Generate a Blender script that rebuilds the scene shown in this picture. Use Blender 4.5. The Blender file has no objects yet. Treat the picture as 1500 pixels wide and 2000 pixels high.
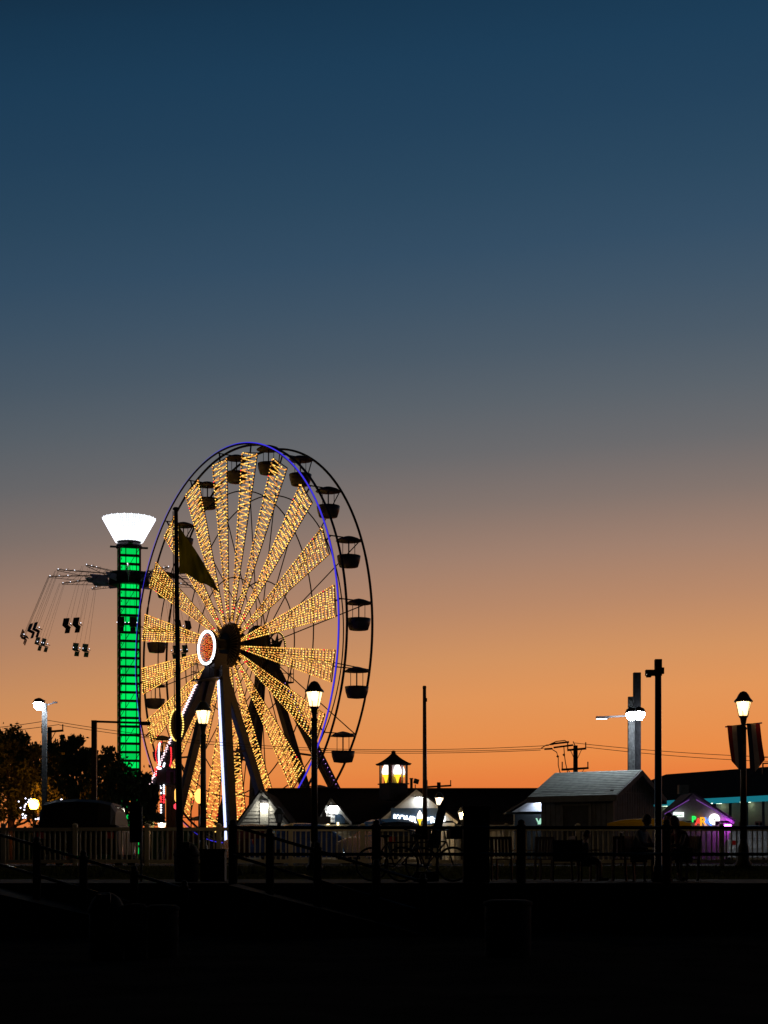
import bpy, math, random
from mathutils import Vector, Matrix, Euler
random.seed(7)
R = math.radians
scene = bpy.context.scene
col = scene.collection

# ------------------------------------------------------------------ camera
CAM_Z = 0.15
F = 3125.0            # focal length in photo pixels (50 mm on a 24 mm wide frame)
HY = 1680.0           # photo row of the horizon
cd = bpy.data.cameras.new('camera'); cam = bpy.data.objects.new('camera', cd); col.objects.link(cam)
cam.location = (0, 0, CAM_Z); cam.rotation_euler = (R(90), 0, 0)
cd.sensor_fit = 'HORIZONTAL'; cd.sensor_width = 24.0; cd.lens = 50.0
cd.shift_y = (HY - 1000.0) / 1500.0
cd.clip_start = 0.1; cd.clip_end = 9000
scene.camera = cam

# ------------------------------------------------------------------ sky (dusk, sun already set to the right)
def s2l(c):
    return tuple(((v / 255) / 12.92 if v / 255 <= 0.04045 else ((v / 255 + 0.055) / 1.055) ** 2.4) for v in c)
world = bpy.data.worlds.new('World'); scene.world = world; world.use_nodes = True
nt = world.node_tree; N = nt.nodes; L = nt.links
for n in list(N): N.remove(n)
out = N.new('ShaderNodeOutputWorld'); bg = N.new('ShaderNodeBackground'); bg.inputs['Strength'].default_value = 1.0
tc = N.new('ShaderNodeTexCoord'); sep = N.new('ShaderNodeSeparateXYZ')
L.new(tc.outputs['Generated'], sep.inputs[0])
dot = N.new('ShaderNodeVectorMath'); dot.operation = 'DOT_PRODUCT'
SUN_AZ = R(20)
dot.inputs[1].default_value = (math.sin(SUN_AZ), math.cos(SUN_AZ), 0)
L.new(tc.outputs['Generated'], dot.inputs[0])
m1 = N.new('ShaderNodeMath'); m1.operation = 'SUBTRACT'; m1.inputs[0].default_value = 1.0
L.new(dot.outputs['Value'], m1.inputs[1])
m2 = N.new('ShaderNodeMath'); m2.operation = 'MULTIPLY_ADD'; m2.inputs[1].default_value = 0.19
msq = N.new('ShaderNodeMath'); msq.operation = 'MULTIPLY'; L.new(m1.outputs[0], msq.inputs[0]); L.new(m1.outputs[0], msq.inputs[1])
m3 = N.new('ShaderNodeMath'); m3.operation = 'MULTIPLY_ADD'; m3.inputs[1].default_value = 0.2     # the sky away from the sunset is night blue
L.new(msq.outputs[0], m3.inputs[0]); L.new(sep.outputs['Z'], m3.inputs[2])
L.new(m1.outputs[0], m2.inputs[0]); L.new(m3.outputs[0], m2.inputs[2])
ramp = N.new('ShaderNodeValToRGB'); ramp.color_ramp.interpolation = 'LINEAR'
SKY = [(1600, (230, 112, 55)), (1545, (231, 125, 61)), (1500, (232, 138, 70)), (1440, (228, 144, 80)), (1380, (224, 148, 88)),
       (1300, (209, 146, 96)), (1200, (184, 136, 104)), (1100, (160, 128, 110)), (1000, (131, 116, 109)), (900, (107, 106, 108)),
       (800, (91, 99, 107)), (700, (76, 91, 105)), (600, (64, 85, 104)), (500, (53, 79, 102)), (380, (44, 73, 97)), (250, (36, 67, 93)),
       (120, (30, 63, 90)), (0, (25, 57, 83))]
els = ramp.color_ramp.elements
def zpos(y):
    e = math.atan((HY - y) / F)
    az = 0.0
    d = math.cos(e) * math.cos(SUN_AZ)
    return math.sin(e) + 0.19 * (1 - d) + 0.2 * (1 - d) ** 2
stops = [(0.0, (200, 80, 45))] + [(zpos(y), c) for y, c in SKY] + [(0.56, (17, 40, 61)), (0.70, (8, 19, 33)), (1.0, (4, 9, 18))]
els[0].position = stops[0][0]; els[0].color = (*s2l(stops[0][1]), 1)
els[1].position = stops[-1][0]; els[1].color = (*s2l(stops[-1][1]), 1)
for p, c in stops[1:-1]:
    e = els.new(p); e.color = (*s2l(c), 1)
L.new(m2.outputs[0], ramp.inputs[0]); L.new(ramp.outputs[0], bg.inputs['Color']); L.new(bg.outputs[0], out.inputs[0])
md = N.new('ShaderNodeMath'); md.operation = 'MULTIPLY_ADD'; md.inputs[1].default_value = -0.6; md.inputs[2].default_value = 1.035    # glow fades away from the sunset
mm_ = N.new('ShaderNodeMath'); mm_.operation = 'MAXIMUM'; mm_.inputs[1].default_value = 0.2
L.new(m1.outputs[0], md.inputs[0]); L.new(md.outputs[0], mm_.inputs[0]); L.new(mm_.outputs[0], bg.inputs['Strength'])

scene.view_settings.view_transform = 'Standard'; scene.view_settings.look = 'None'
scene.view_settings.exposure = 0.0; scene.view_settings.gamma = 1.0

# ------------------------------------------------------------------ materials
MAT = {}
def mat(name, c, rough=0.6, metal=0.0, var=0.18, scale=6.0, bump=0.0, spec=0.4):
    if name in MAT: return MAT[name]
    m = bpy.data.materials.new(name); m.use_nodes = True
    n = m.node_tree.nodes; l = m.node_tree.links; b = n['Principled BSDF']
    b.inputs['Roughness'].default_value = rough; b.inputs['Metallic'].default_value = metal
    b.inputs['Specular IOR Level'].default_value = spec
    t = n.new('ShaderNodeTexCoord'); nz = n.new('ShaderNodeTexNoise'); nz.inputs['Scale'].default_value = scale; nz.inputs['Detail'].default_value = 5
    l.new(t.outputs['Object'], nz.inputs['Vector'])
    r = n.new('ShaderNodeValToRGB')
    r.color_ramp.elements[0].position = 0.3; r.color_ramp.elements[1].position = 0.7
    r.color_ramp.elements[0].color = (*[v * (1 - var) for v in c], 1); r.color_ramp.elements[1].color = (*[min(1, v * (1 + var)) for v in c], 1)
    l.new(nz.outputs['Fac'], r.inputs[0]); l.new(r.outputs[0], b.inputs['Base Color'])
    if bump:
        bp = n.new('ShaderNodeBump'); bp.inputs['Strength'].default_value = bump; bp.inputs['Distance'].default_value = 0.02
        l.new(nz.outputs['Fac'], bp.inputs['Height']); l.new(bp.outputs[0], b.inputs['Normal'])
    MAT[name] = m; return m
def frosted(name, c, s):
    if name in MAT: return MAT[name]
    m = bpy.data.materials.new(name); m.use_nodes = True
    n = m.node_tree.nodes; l = m.node_tree.links
    for x in list(n): n.remove(x)
    o = n.new('ShaderNodeOutputMaterial'); e = n.new('ShaderNodeEmission'); t = n.new('ShaderNodeBsdfTransparent'); a = n.new('ShaderNodeAddShader')
    nz = n.new('ShaderNodeTexNoise'); nz.inputs['Scale'].default_value = 9; mr = n.new('ShaderNodeMapRange'); mr.inputs[3].default_value = s * .6; mr.inputs[4].default_value = s * 1.4
    l.new(nz.outputs['Fac'], mr.inputs[0]); l.new(mr.outputs[0], e.inputs[1])
    e.inputs[0].default_value = (*c, 1); t.inputs[0].default_value = (.55, .5, .42, 1)
    l.new(e.outputs[0], a.inputs[0]); l.new(t.outputs[0], a.inputs[1]); l.new(a.outputs[0], o.inputs[0])
    m.cycles.emission_sampling = 'NONE'; MAT[name] = m; return m
def emi_var(name, c, s, lo=.7, hi=1.2):
    m = emi(name, c, s); n = m.node_tree.nodes; l = m.node_tree.links
    oi = n.new('ShaderNodeObjectInfo'); mr = n.new('ShaderNodeMapRange'); mr.inputs[3].default_value = s * lo; mr.inputs[4].default_value = s * hi
    l.new(oi.outputs['Random'], mr.inputs[0]); e = [x for x in n if x.type == 'EMISSION'][0]; l.new(mr.outputs[0], e.inputs[1]); return m
def emi(name, c, s, light=False):
    if name in MAT: return MAT[name]
    m = bpy.data.materials.new(name); m.use_nodes = True
    n = m.node_tree.nodes; l = m.node_tree.links
    for x in list(n): n.remove(x)
    o = n.new('ShaderNodeOutputMaterial'); e = n.new('ShaderNodeEmission')
    e.inputs[0].default_value = (*c, 1); e.inputs[1].default_value = s
    l.new(e.outputs[0], o.inputs[0])
    m.cycles.emission_sampling = 'FRONT_BACK' if light else 'NONE'
    MAT[name] = m; return m

steel_dark = mat('dark painted steel', (0.035, 0.033, 0.04), 0.45, 0.3)
steel_leg = mat('purple grey painted steel', (0.06, 0.05, 0.075), 0.5, 0.1)
steel_rim = mat('dark rim steel', (0.03, 0.03, 0.035), 0.5, 0.3)
black_pipe = mat('black pipe paint', (0.012, 0.012, 0.012), 0.22, 0.0, spec=0.6)
black_wood = mat('dark stained timber', (0.022, 0.018, 0.014), 0.7, bump=0.3)
black_plastic = mat('black plastic', (0.01, 0.01, 0.01), 0.7, spec=.1)
pole_wood = mat('weathered utility pole timber', (0.075, 0.05, 0.035), 0.8, bump=0.5, scale=12)
pole_grey = mat('grey weathered pole', (0.04, 0.043, 0.046), 0.85, 0.0, var=.45, scale=14, bump=.6, spec=.1)
pole_brown = mat('brown pole paint', (0.06, 0.028, 0.02), 0.5)
lamp_iron = mat('lamp post iron', (0.03, 0.028, 0.02), 0.45, 0.2)
vinyl = mat('white vinyl', (0.62, 0.58, 0.5), 0.5, var=0.08)
roof_dark = mat('dark shingle', (0.02, 0.016, 0.016), 0.95, var=0.4, scale=9, bump=0.5, spec=0.05)
wall_white = mat('white painted siding', (0.7, 0.7, 0.68), 0.6, var=0.06)
wall_grey = mat('grey painted siding', (0.4, 0.4, 0.4), 0.65, var=0.1)
hut_wall = mat('dark grey board siding', (0.15, 0.158, 0.18), 0.7, var=0.2, scale=4)
hut_roof = mat('pale shingle roofing', (0.36, 0.41, 0.4), 0.85, 0.0, var=0.22, scale=5, bump=.2, spec=.1)
trim_grey = mat('grey trim', (0.16, 0.16, 0.17), 0.6)
sign_blue = mat('blue sign board', (0.06, 0.12, 0.22), 0.5, var=0.15)
glass_dark = mat('dark glass', (0.01, 0.012, 0.015), 0.08, spec=0.5)
tyre_m = mat('tyre rubber', (0.015, 0.015, 0.015), 0.85)
chrome = mat('chrome', (0.6, 0.6, 0.6), 0.15, 1.0)
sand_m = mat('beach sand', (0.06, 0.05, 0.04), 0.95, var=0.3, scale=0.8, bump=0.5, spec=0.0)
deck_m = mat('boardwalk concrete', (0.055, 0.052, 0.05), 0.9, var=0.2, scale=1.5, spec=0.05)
asph_m = mat('asphalt', (0.045, 0.045, 0.047), 0.95, var=0.3, scale=2, spec=0.05)
grass_m = mat('dry bank grass', (0.05, 0.055, 0.018), 0.95, var=0.4, scale=3, spec=0.0)
blade_m = mat('dune grass blade', (0.09, 0.11, 0.035), 0.7, var=0.3, scale=3)
bark_m = mat('bark', (0.05, 0.035, 0.025), 0.9, bump=0.5)
leaf_m = mat('oak leaf', (0.05, 0.07, 0.02), 0.7, var=0.5, scale=1.2)
leaf2_m = mat('holly leaf', (0.04, 0.055, 0.02), 0.65, var=0.5, scale=1.5)
wire_m = mat('power line', (0.02, 0.015, 0.012), 0.7)
wood_chair = mat('varnished chair slat', (0.16, 0.09, 0.05), 0.6)
skin_m = mat('skin', (0.45, 0.26, 0.19), 0.55, var=0.06)

amber = emi_var('amber bulb', (1.0, 0.5, 0.085), 2.0)
amber_dim = emi_var('dim amber bulb', (1.0, 0.42, 0.07), 0.7)
amber2 = emi_var('orange bulb', (1.0, 0.36, 0.07), 1.8)
yellow_b = emi('yellow bulb', (1.0, 0.66, 0.14), 2.2)
red_b = emi('red bulb', (1.0, 0.03, 0.04), 2.0)
white_b = emi('white bulb', (0.85, 0.88, 1.0), 2.6)
pink_b = emi('pinkish white bulb', (1.0, 0.72, 0.8), 2.2)
bluewhite = emi('blue white tube', (0.5, 0.58, 1.0), 2.2)
blue_led = emi('blue strip', (0.05, 0.035, 0.75), 1.0)
green_led = emi_var('green panel light', (0.0, 0.8, 0.11), 1.05, .7, 1.15)
neon_white = emi('white neon', (1.0, 0.97, 0.95), 4.0)
lamp_glow = frosted('warm lantern glow', (1.0, 0.7, 0.32), 2.0)
lamp_core = emi('lantern bulb', (1.0, 0.72, 0.38), 360.0, True)
lamp_glow_dim = frosted('far lantern glow', (1.0, 0.8, 0.55), 1.8)
flood_glow = emi('floodlight lens', (0.9, 0.95, 1.0), 190.0, True)

# ------------------------------------------------------------------ mesh builder
class MB:
    def __init__(s): s.v = []; s.f = []; s.mi = []; s.sm = []
    def add(s, vs, fs, mi=0, sm=False):
        o = len(s.v); s.v += [tuple(v) for v in vs]
        for f in fs: s.f.append(tuple(i + o for i in f)); s.mi.append(mi); s.sm.append(sm)
    def box(s, c, d, mi=0, rot=None):
        x, y, z = d[0] / 2, d[1] / 2, d[2] / 2
        vs = [Vector((a * x, b * y, e * z)) for e in (-1, 1) for a, b in ((-1, -1), (1, -1), (1, 1), (-1, 1))]
        if rot is not None: vs = [rot @ v for v in vs]
        s.add([v + Vector(c) for v in vs], [(3, 2, 1, 0), (4, 5, 6, 7), (0, 1, 5, 4), (1, 2, 6, 5), (2, 3, 7, 6), (3, 0, 4, 7)], mi)
        return s
    def beam(s, p, q, w, h=None, mi=0, up=(0, 0, 1), w2=None):
        p = Vector(p); q = Vector(q); h = h or w; d = (q - p).normalized(); u = Vector(up)
        if abs(d.dot(u)) > 0.98: u = Vector((0, 1, 0))
        a = d.cross(u).normalized(); b = a.cross(d)
        k = (w2 / w) if w2 else 1
        vs = [p + a * (i * w / 2) + b * (j * h / 2) for i, j in ((-1, -1), (1, -1), (1, 1), (-1, 1))] + \
             [q + a * (i * w * k / 2) + b * (j * h * k / 2) for i, j in ((-1, -1), (1, -1), (1, 1), (-1, 1))]
        s.add(vs, [(3, 2, 1, 0), (4, 5, 6, 7), (0, 1, 5, 4), (1, 2, 6, 5), (2, 3, 7, 6), (3, 0, 4, 7)], mi); return s
    def tube(s, pts, r, n=6, mi=0, closed=False, r2=None):
        pts = [Vector(p) for p in pts]; m = len(pts); vs = []; fs = []
        for i, p in enumerate(pts):
            if closed: d = (pts[(i + 1) % m] - pts[i - 1])
            else: d = pts[min(i + 1, m - 1)] - pts[max(i - 1, 0)]
            d.normalize(); u = Vector((0, 0, 1)) if abs(d.z) < 0.95 else Vector((0, 1, 0))
            a = d.cross(u).normalized(); b = a.cross(d)
            rr = r if r2 is None else r + (r2 - r) * i / (m - 1)
            for k in range(n):
                t = 2 * math.pi * k / n; vs.append(p + a * math.cos(t) * rr + b * math.sin(t) * rr)
        for i in range(m if closed else m - 1):
            j = (i + 1) % m
            for k in range(n):
                k2 = (k + 1) % n; fs.append((i * n + k, i * n + k2, j * n + k2, j * n + k))
        if not closed: fs.append(tuple(range(n - 1, -1, -1))); fs.append(tuple((m - 1) * n + k for k in range(n)))
        s.add(vs, fs, mi, True); return s
    def lathe(s, prof, n=12, c=(0, 0, 0), mi=0, sm=True, rot0=0.0):
        c = Vector(c); vs = []; fs = []; m = len(prof)
        for r, z in prof:
            for k in range(n):
                t = 2 * math.pi * k / n + rot0; vs.append(c + Vector((r * math.cos(t), r * math.sin(t), z)))
        for i in range(m - 1):
            for k in range(n):
                k2 = (k + 1) % n; fs.append((i * n + k, i * n + k2, (i + 1) * n + k2, (i + 1) * n + k))
        fs.append(tuple(range(n - 1, -1, -1))); fs.append(tuple((m - 1) * n + k for k in range(n)))
        s.add(vs, fs, mi, sm); return s
    def octa(s, c, r, mi=0):
        c = Vector(c)
        vs = [c + Vector(d) * r for d in ((1, 0, 0), (-1, 0, 0), (0, 1, 0), (0, -1, 0), (0, 0, 1), (0, 0, -1))]
        s.add(vs, [(0, 2, 4), (2, 1, 4), (1, 3, 4), (3, 0, 4), (2, 0, 5), (1, 2, 5), (3, 1, 5), (0, 3, 5)], mi); return s
    def prism(s, poly, d, mi=0):
        """poly: list of 3D points of one planar cap; d: extrusion vector"""
        d = Vector(d); n = len(poly); vs = [Vector(p) for p in poly]; vs += [v + d for v in vs]
        s.add(vs, [tuple(range(n)), tuple(range(2 * n - 1, n - 1, -1))] + [(i, i + n, (i + 1) % n + n, (i + 1) % n) for i in range(n)], mi); return s
    def mesh(s, name, mats):
        me = bpy.data.meshes.new(name); me.from_pydata(s.v, [], s.f); me.validate(); me.update()
        for m in (mats if isinstance(mats, (list, tuple)) else [mats]): me.materials.append(m)
        if len(me.polygons) == len(s.f):
            me.polygons.foreach_set('material_index', s.mi); me.polygons.foreach_set('use_smooth', s.sm)
        return me
    def build(s, name, mats, parent=None, fix=True):
        me = s.mesh(name, mats)
        if fix:
            import bmesh
            bm = bmesh.new(); bm.from_mesh(me); bmesh.ops.recalc_face_normals(bm, faces=bm.faces); bm.to_mesh(me); bm.free()
        return link(name, me, parent)
def link(name, data, parent=None):
    o = bpy.data.objects.new(name, data); col.objects.link(o)
    if parent is not None: o.parent = parent
    return o
def tag(o, label=None, cat=None, group=None, kind=None):
    if label: o['label'] = label
    if cat: o['category'] = cat
    if group: o['group'] = group
    if kind: o['kind'] = kind
    return o
def thing(name, label, cat, loc=(0, 0, 0), rz=0.0, group=None):
    o = bpy.data.objects.new(name, None); col.objects.link(o); o.location = loc; o.rotation_euler = (0, 0, rz)
    return tag(o, label, cat, group)
def dup(root, loc, rz, label, group=None):
    r = root.copy(); col.objects.link(r); r.location = loc; r.rotation_euler = (0, 0, rz); r['label'] = label
    if group: r['group'] = group
    for ch in list(root.children):
        c = ch.copy(); col.objects.link(c); c.parent = r
        for g in list(ch.children):
            d = g.copy(); col.objects.link(d); d.parent = c
    return r
def P(x, y, D): return Vector(((x - 750) / F * D, D, CAM_Z + (HY - y) / F * D))
def PX(x, D): return (x - 750) / F * D
def PZ(y, D): return CAM_Z + (HY - y) / F * D
def text_mesh(body, size, depth, material, offset=0.0):
    c = bpy.data.curves.new('lettering', 'FONT'); c.body = body; c.size = size; c.extrude = depth; c.offset = offset; c.align_x = 'CENTER'; c.align_y = 'BOTTOM_BASELINE'
    o = bpy.data.objects.new('tmp', c); col.objects.link(o)
    dg = bpy.context.evaluated_depsgraph_get(); me = bpy.data.meshes.new_from_object(o.evaluated_get(dg))
    bpy.data.objects.remove(o); bpy.data.curves.remove(c)
    me.materials.clear(); me.materials.append(material); return me

# ------------------------------------------------------------------ the ground
g = MB(); g.add([(-2500, 41, 0), (2500, 41, 0), (2500, 5000, 0), (-2500, 5000, 0)], [(0, 1, 2, 3)])
tag(g.build('street_ground', asph_m), kind='structure')
g = MB(); NB = 60
for i in range(NB + 1):
    x = -40 + 80 * i / NB; w = 0.03 * math.sin(i * 1.7) + 0.02 * math.sin(i * 4.1)
    g.v += [(x, 36, -0.284), (x, 38.3, -0.12 + w), (x, 40.2, -0.01 + w * 0.4), (x, 41, 0.0)]
for i in range(NB):
    for k in range(3):
        a = i * 4 + k; g.f.append((a, a + 4, a + 5, a + 1)); g.mi.append(0); g.sm.append(True)
tag(g.build('grass_bank', grass_m), kind='structure')
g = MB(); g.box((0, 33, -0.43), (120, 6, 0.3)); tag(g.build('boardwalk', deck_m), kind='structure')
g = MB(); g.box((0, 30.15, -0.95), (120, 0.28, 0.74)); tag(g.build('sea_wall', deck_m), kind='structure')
g = MB(); NX, NY = 70, 40
for j in range(NY + 1):
    for i in range(NX + 1):
        x = -30 + 60 * i / NX; y = -12 + 42.2 * j / NY
        g.v.append((x, y, -1.2 + 0.035 * math.sin(x * 1.9 + y * 0.7) * math.cos(y * 1.3) + random.uniform(-0.02, 0.02)))
for j in range(NY):
    for i in range(NX):
        a = j * (NX + 1) + i; g.f.append((a, a + 1, a + NX + 2, a + NX + 1)); g.mi.append(0); g.sm.append(True)
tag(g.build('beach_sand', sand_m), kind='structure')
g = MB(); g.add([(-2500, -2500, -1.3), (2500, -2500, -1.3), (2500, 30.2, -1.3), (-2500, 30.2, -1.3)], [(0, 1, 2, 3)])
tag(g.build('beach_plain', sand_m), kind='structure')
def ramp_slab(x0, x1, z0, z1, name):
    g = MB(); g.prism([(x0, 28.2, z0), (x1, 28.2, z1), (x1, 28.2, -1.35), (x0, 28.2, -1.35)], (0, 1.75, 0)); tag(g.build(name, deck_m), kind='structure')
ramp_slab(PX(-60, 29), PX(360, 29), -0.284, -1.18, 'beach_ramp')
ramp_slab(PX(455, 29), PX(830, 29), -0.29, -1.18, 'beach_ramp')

# ------------------------------------------------------------------ ferris wheel
WD = 103.0
HZ = PZ(1262, WD)
wheel = thing('ferris_wheel', 'tall ferris wheel with amber bulb spokes and blue lit rim', 'ferris wheel', (-9.1, WD, 0), R(-54))
RR = 12.6
def ring_pts(r, y, n=160): return [(r * math.sin(2 * math.pi * k / n), y, HZ + r * math.cos(2 * math.pi * k / n)) for k in range(n)]
rimA = MB().tube(ring_pts(RR, -0.55), 0.075, 6, closed=True).build('rim', steel_rim, wheel)
rimB = MB().tube(ring_pts(RR, 1.25), 0.075, 6, closed=True).build('rim', steel_rim, wheel)
rf = MB().tube(ring_pts(RR, -1.12), 0.06, 6, closed=True).build('lit_rim', steel_rim, wheel)
b = MB(); n = 200
for k in range(n):      # strip along the front outer edge of the lit rim
    a0 = 2 * math.pi * k / n; a1 = 2 * math.pi * (k + 1) / n
    q = []
    for a in (a0, a1):
        for (r, y) in ((RR + 0.03, -1.215), (RR + 0.095, -1.15)): q.append((r * math.sin(a), y, HZ + r * math.cos(a)))
    b.add(q, [(0, 1, 3, 2)])
b.build('light_strip', blue_led, rf, fix=False)
for r in (RR * 0.77, RR * 0.34):
    for y in (-0.95, 1.2): MB().tube(ring_pts(r, y, 96), 0.04, 5, closed=True).build('brace_ring', steel_rim, wheel)
NS = 20
A0 = R(-6)
# lit truss spoke (front side)
fr = MB(); bl = MB(); random.seed(3)
r0, r1 = 1.55, 12.05; T = math.tan(R(4.5))
def wd(r): return 0.07 + (r - r0) * T * 1.02
for sx in (-1, 1): fr.beam((sx * wd(r0), 0, r0), (sx * wd(r1), 0, r1), 0.05, 0.05)
fr.beam((-wd(r1), 0, r1), (wd(r1), 0, r1), 0.05, 0.05); fr.beam((0, 0, r1), (0, 0, RR), 0.07, 0.07)
def bulb(p, br):
    u = random.random(); bl.octa(p, br * random.uniform(.8, 1.12), 0 if u < 0.5 else (1 if u < 0.7 else (2 if u < 0.83 else (4 if u < .99 else 3))))
nseg = 58
for k in range(nseg):
    ra = r0 + (r1 - r0) * k / nseg; rb = r0 + (r1 - r0) * (k + 1) / nseg; sx = 1 if k % 2 else -1
    p = Vector((sx * wd(ra), 0, ra)); q = Vector((-sx * wd(rb), 0, rb)); fr.beam(p, q, 0.025, 0.025)
    m = max(2, int((q - p).length / 0.14))
    for i in range(1, m):
        bulb(p.lerp(q, i / m) + Vector((0, -0.06, 0)), 0.05)
for sx in (-1, 1):
    r = r0
    while r < r1: bulb(Vector((sx * wd(r), -0.06, r)), 0.055); r += 0.2
fm = fr.mesh('spoke', steel_rim); bm_ = bl.mesh('bulb_string', [amber, amber2, yellow_b, red_b, amber_dim])
bk = MB().tube([(0, 0, 1.2), (0, 0, RR)], 0.035, 5).mesh('back_spoke', steel_rim)
for k in range(NS):
    a = A0 + 2 * math.pi * k / NS
    s = link('spoke', fm, wheel); s.location = (0, -0.95, HZ); s.rotation_euler = (0, a, 0)
    t = link('bulb_string', bm_, s); t['kind'] = 'stuff'
    s = link('back_spoke', bk, wheel); s.location = (0, 1.2, HZ); s.rotation_euler = (0, a, 0)
    ctr = Vector((RR * math.sin(a), 0, HZ + RR * math.cos(a)))
    MB().beam(ctr + Vector((0, -1.12, 0)), ctr + Vector((0, 1.25, 0)), 0.06).build('cross_bar', steel_rim, wheel)
# gondola: hung from the cross bars
ptub = MB().lathe([(0.15, -1.75), (0.55, -1.7), (0.66, -1.35), (0.7, -1.05), (0.64, -1.05), (0.5, -1.6)], 14).mesh('gondola', mat('gondola fibreglass', (0.1, 0.09, 0.12), 0.4))
pcan = MB().lathe([(0.78, -0.18), (0.6, -0.05), (0.3, 0.06), (0.05, 0.12)], 14).mesh('canopy', mat('gondola canopy', (0.12, 0.1, 0.11), 0.5))
pmast = MB().tube([(0, 0, -1.6), (0, 0, 0.02)], 0.04, 6).tube([(-.62, 0, -1.05), (-.62, 0, -.1)], .02, 5).tube([(.62, 0, -1.05), (.62, 0, -.1)], .02, 5).mesh('hanger', steel_rim)
pseat = MB().lathe([(0.58, -1.35), (0.58, -1.28), (0.2, -1.28)], 12).mesh('seat', mat('gondola bench', (0.2, 0.05, 0.04), 0.6))
for k in range(NS):
    a = A0 + 2 * math.pi * k / NS
    if math.cos(a) < -0.985: pass
    o = link('gondola', ptub, wheel); o.location = (RR * math.sin(a), 0.33, HZ + RR * math.cos(a))
    for nm, me in (('canopy', pcan), ('hanger', pmast), ('seat', pseat)): link(nm, me, o)
# hub
def axial(prof, n=24, c=(0, 0, 0)):     # lathe about the local y axis
    m = MB(); m.lathe(prof, n); m.v = [(x + c[0], z + c[1], y + c[2]) for x, y, z in m.v]; return m
hub = axial([(0.8, -1.3), (1.3, -1.15), (1.42, -0.9), (1.42, -0.7), (0.7, -0.6), (0.7, 0.8), (1.42, 0.95), (1.42, 1.25), (0.8, 1.4)], 28, (0, 0, HZ)).build('hub', steel_dark, wheel)
for k in range(NS * 2):
    a = 2 * math.pi * k / (NS * 2)
    d = Vector((math.sin(a), 0, math.cos(a)))
    MB().beam(d * 0.75 + Vector((0, -1.34, HZ)), d * 1.36 + Vector((0, -1.17, HZ)), 0.05, 0.05, up=(0, 1, 0)).build('hub_rib', mat('hub rib steel', (0.22, 0.2, 0.2), 0.5), hub)
axial([(0.32, -2.45), (0.32, 2.45)], 14, (0, 0, HZ)).build('axle', steel_dark, wheel)
# front medallion
fs = axial([(1.08, -2.62), (1.12, -2.55), (1.12, -2.45), (0.4, -2.4)], 36, (0, 0, HZ - .3)).build('medallion', mat('medallion board', (0.03, 0.015, 0.015), 0.6), wheel)
MB().tube([(1.03 * math.sin(t), -2.66, HZ - .3 + 1.03 * math.cos(t)) for t in [2 * math.pi * k / 48 for k in range(48)]], 0.078, 6, closed=True).build('neon_ring', neon_white, fs)
m = MB(); cs = [(0, (0.2, 10)), (1, (0.36, 14))]
def mb_(x, z, c): m.octa((x, -2.66, HZ - .3 + z), 0.034, c)
for r, nn, c in ((0.1, 6, 1), (0.2, 10, 0), (0.33, 14, 1)):
    for k in range(nn): t = 2 * math.pi * k / nn; mb_(r * math.sin(t), r * math.cos(t), c)
for p in range(8):
    t0 = 2 * math.pi * p / 8
    for k in range(13):
        t = 2 * math.pi * k / 13; u, v = 0.17 * math.sin(t), 0.62 + 0.22 * math.cos(t)
        mb_(u * math.cos(t0) + v * math.sin(t0), -u * math.sin(t0) + v * math.cos(t0), 0 if p % 2 else 1)
    mb_(0.62 * math.sin(t0), 0.62 * math.cos(t0), 1); mb_(0.52 * math.sin(t0), 0.52 * math.cos(t0), 0)
    mb_(0.85 * math.sin(t0 + .39), 0.85 * math.cos(t0 + .39), 1); mb_(0.72 * math.sin(t0 + .39), 0.72 * math.cos(t0 + .39), 0)
ro = m.build('rosette_bulbs', [emi('orange rosette', (1, .28, .05), 1.5), emi('red rosette', (1, .12, .03), 1.5)], fs); ro['kind'] = 'stuff'
# rear medallion seen from behind
bs = MB().tube([(1.08 * math.sin(t), 2.55, HZ + 1.08 * math.cos(t)) for t in [2 * math.pi * k / 48 for k in range(48)]], 0.06, 6, closed=True).build('rear_medallion', steel_rim, wheel)
for k in range(8):
    t = 2 * math.pi * k / 8 + 0.2; poly = [(r * math.sin(t + d), 2.5, HZ + r * math.cos(t + d)) for r, d in ((0.2, -.3), (0.55, -.36), (1.02, 0), (0.55, .36), (0.2, .3))]
    MB().prism(poly, (0, 0.05, 0)).build('star_point', steel_rim, bs)
m = MB()
for k in range(44): t = 2 * math.pi * k / 44; m.octa((1.14 * math.sin(t), 2.55, HZ + 1.14 * math.cos(t)), 0.03)
m.build('rim_bulbs', yellow_b, bs)['kind'] = 'stuff'
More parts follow.
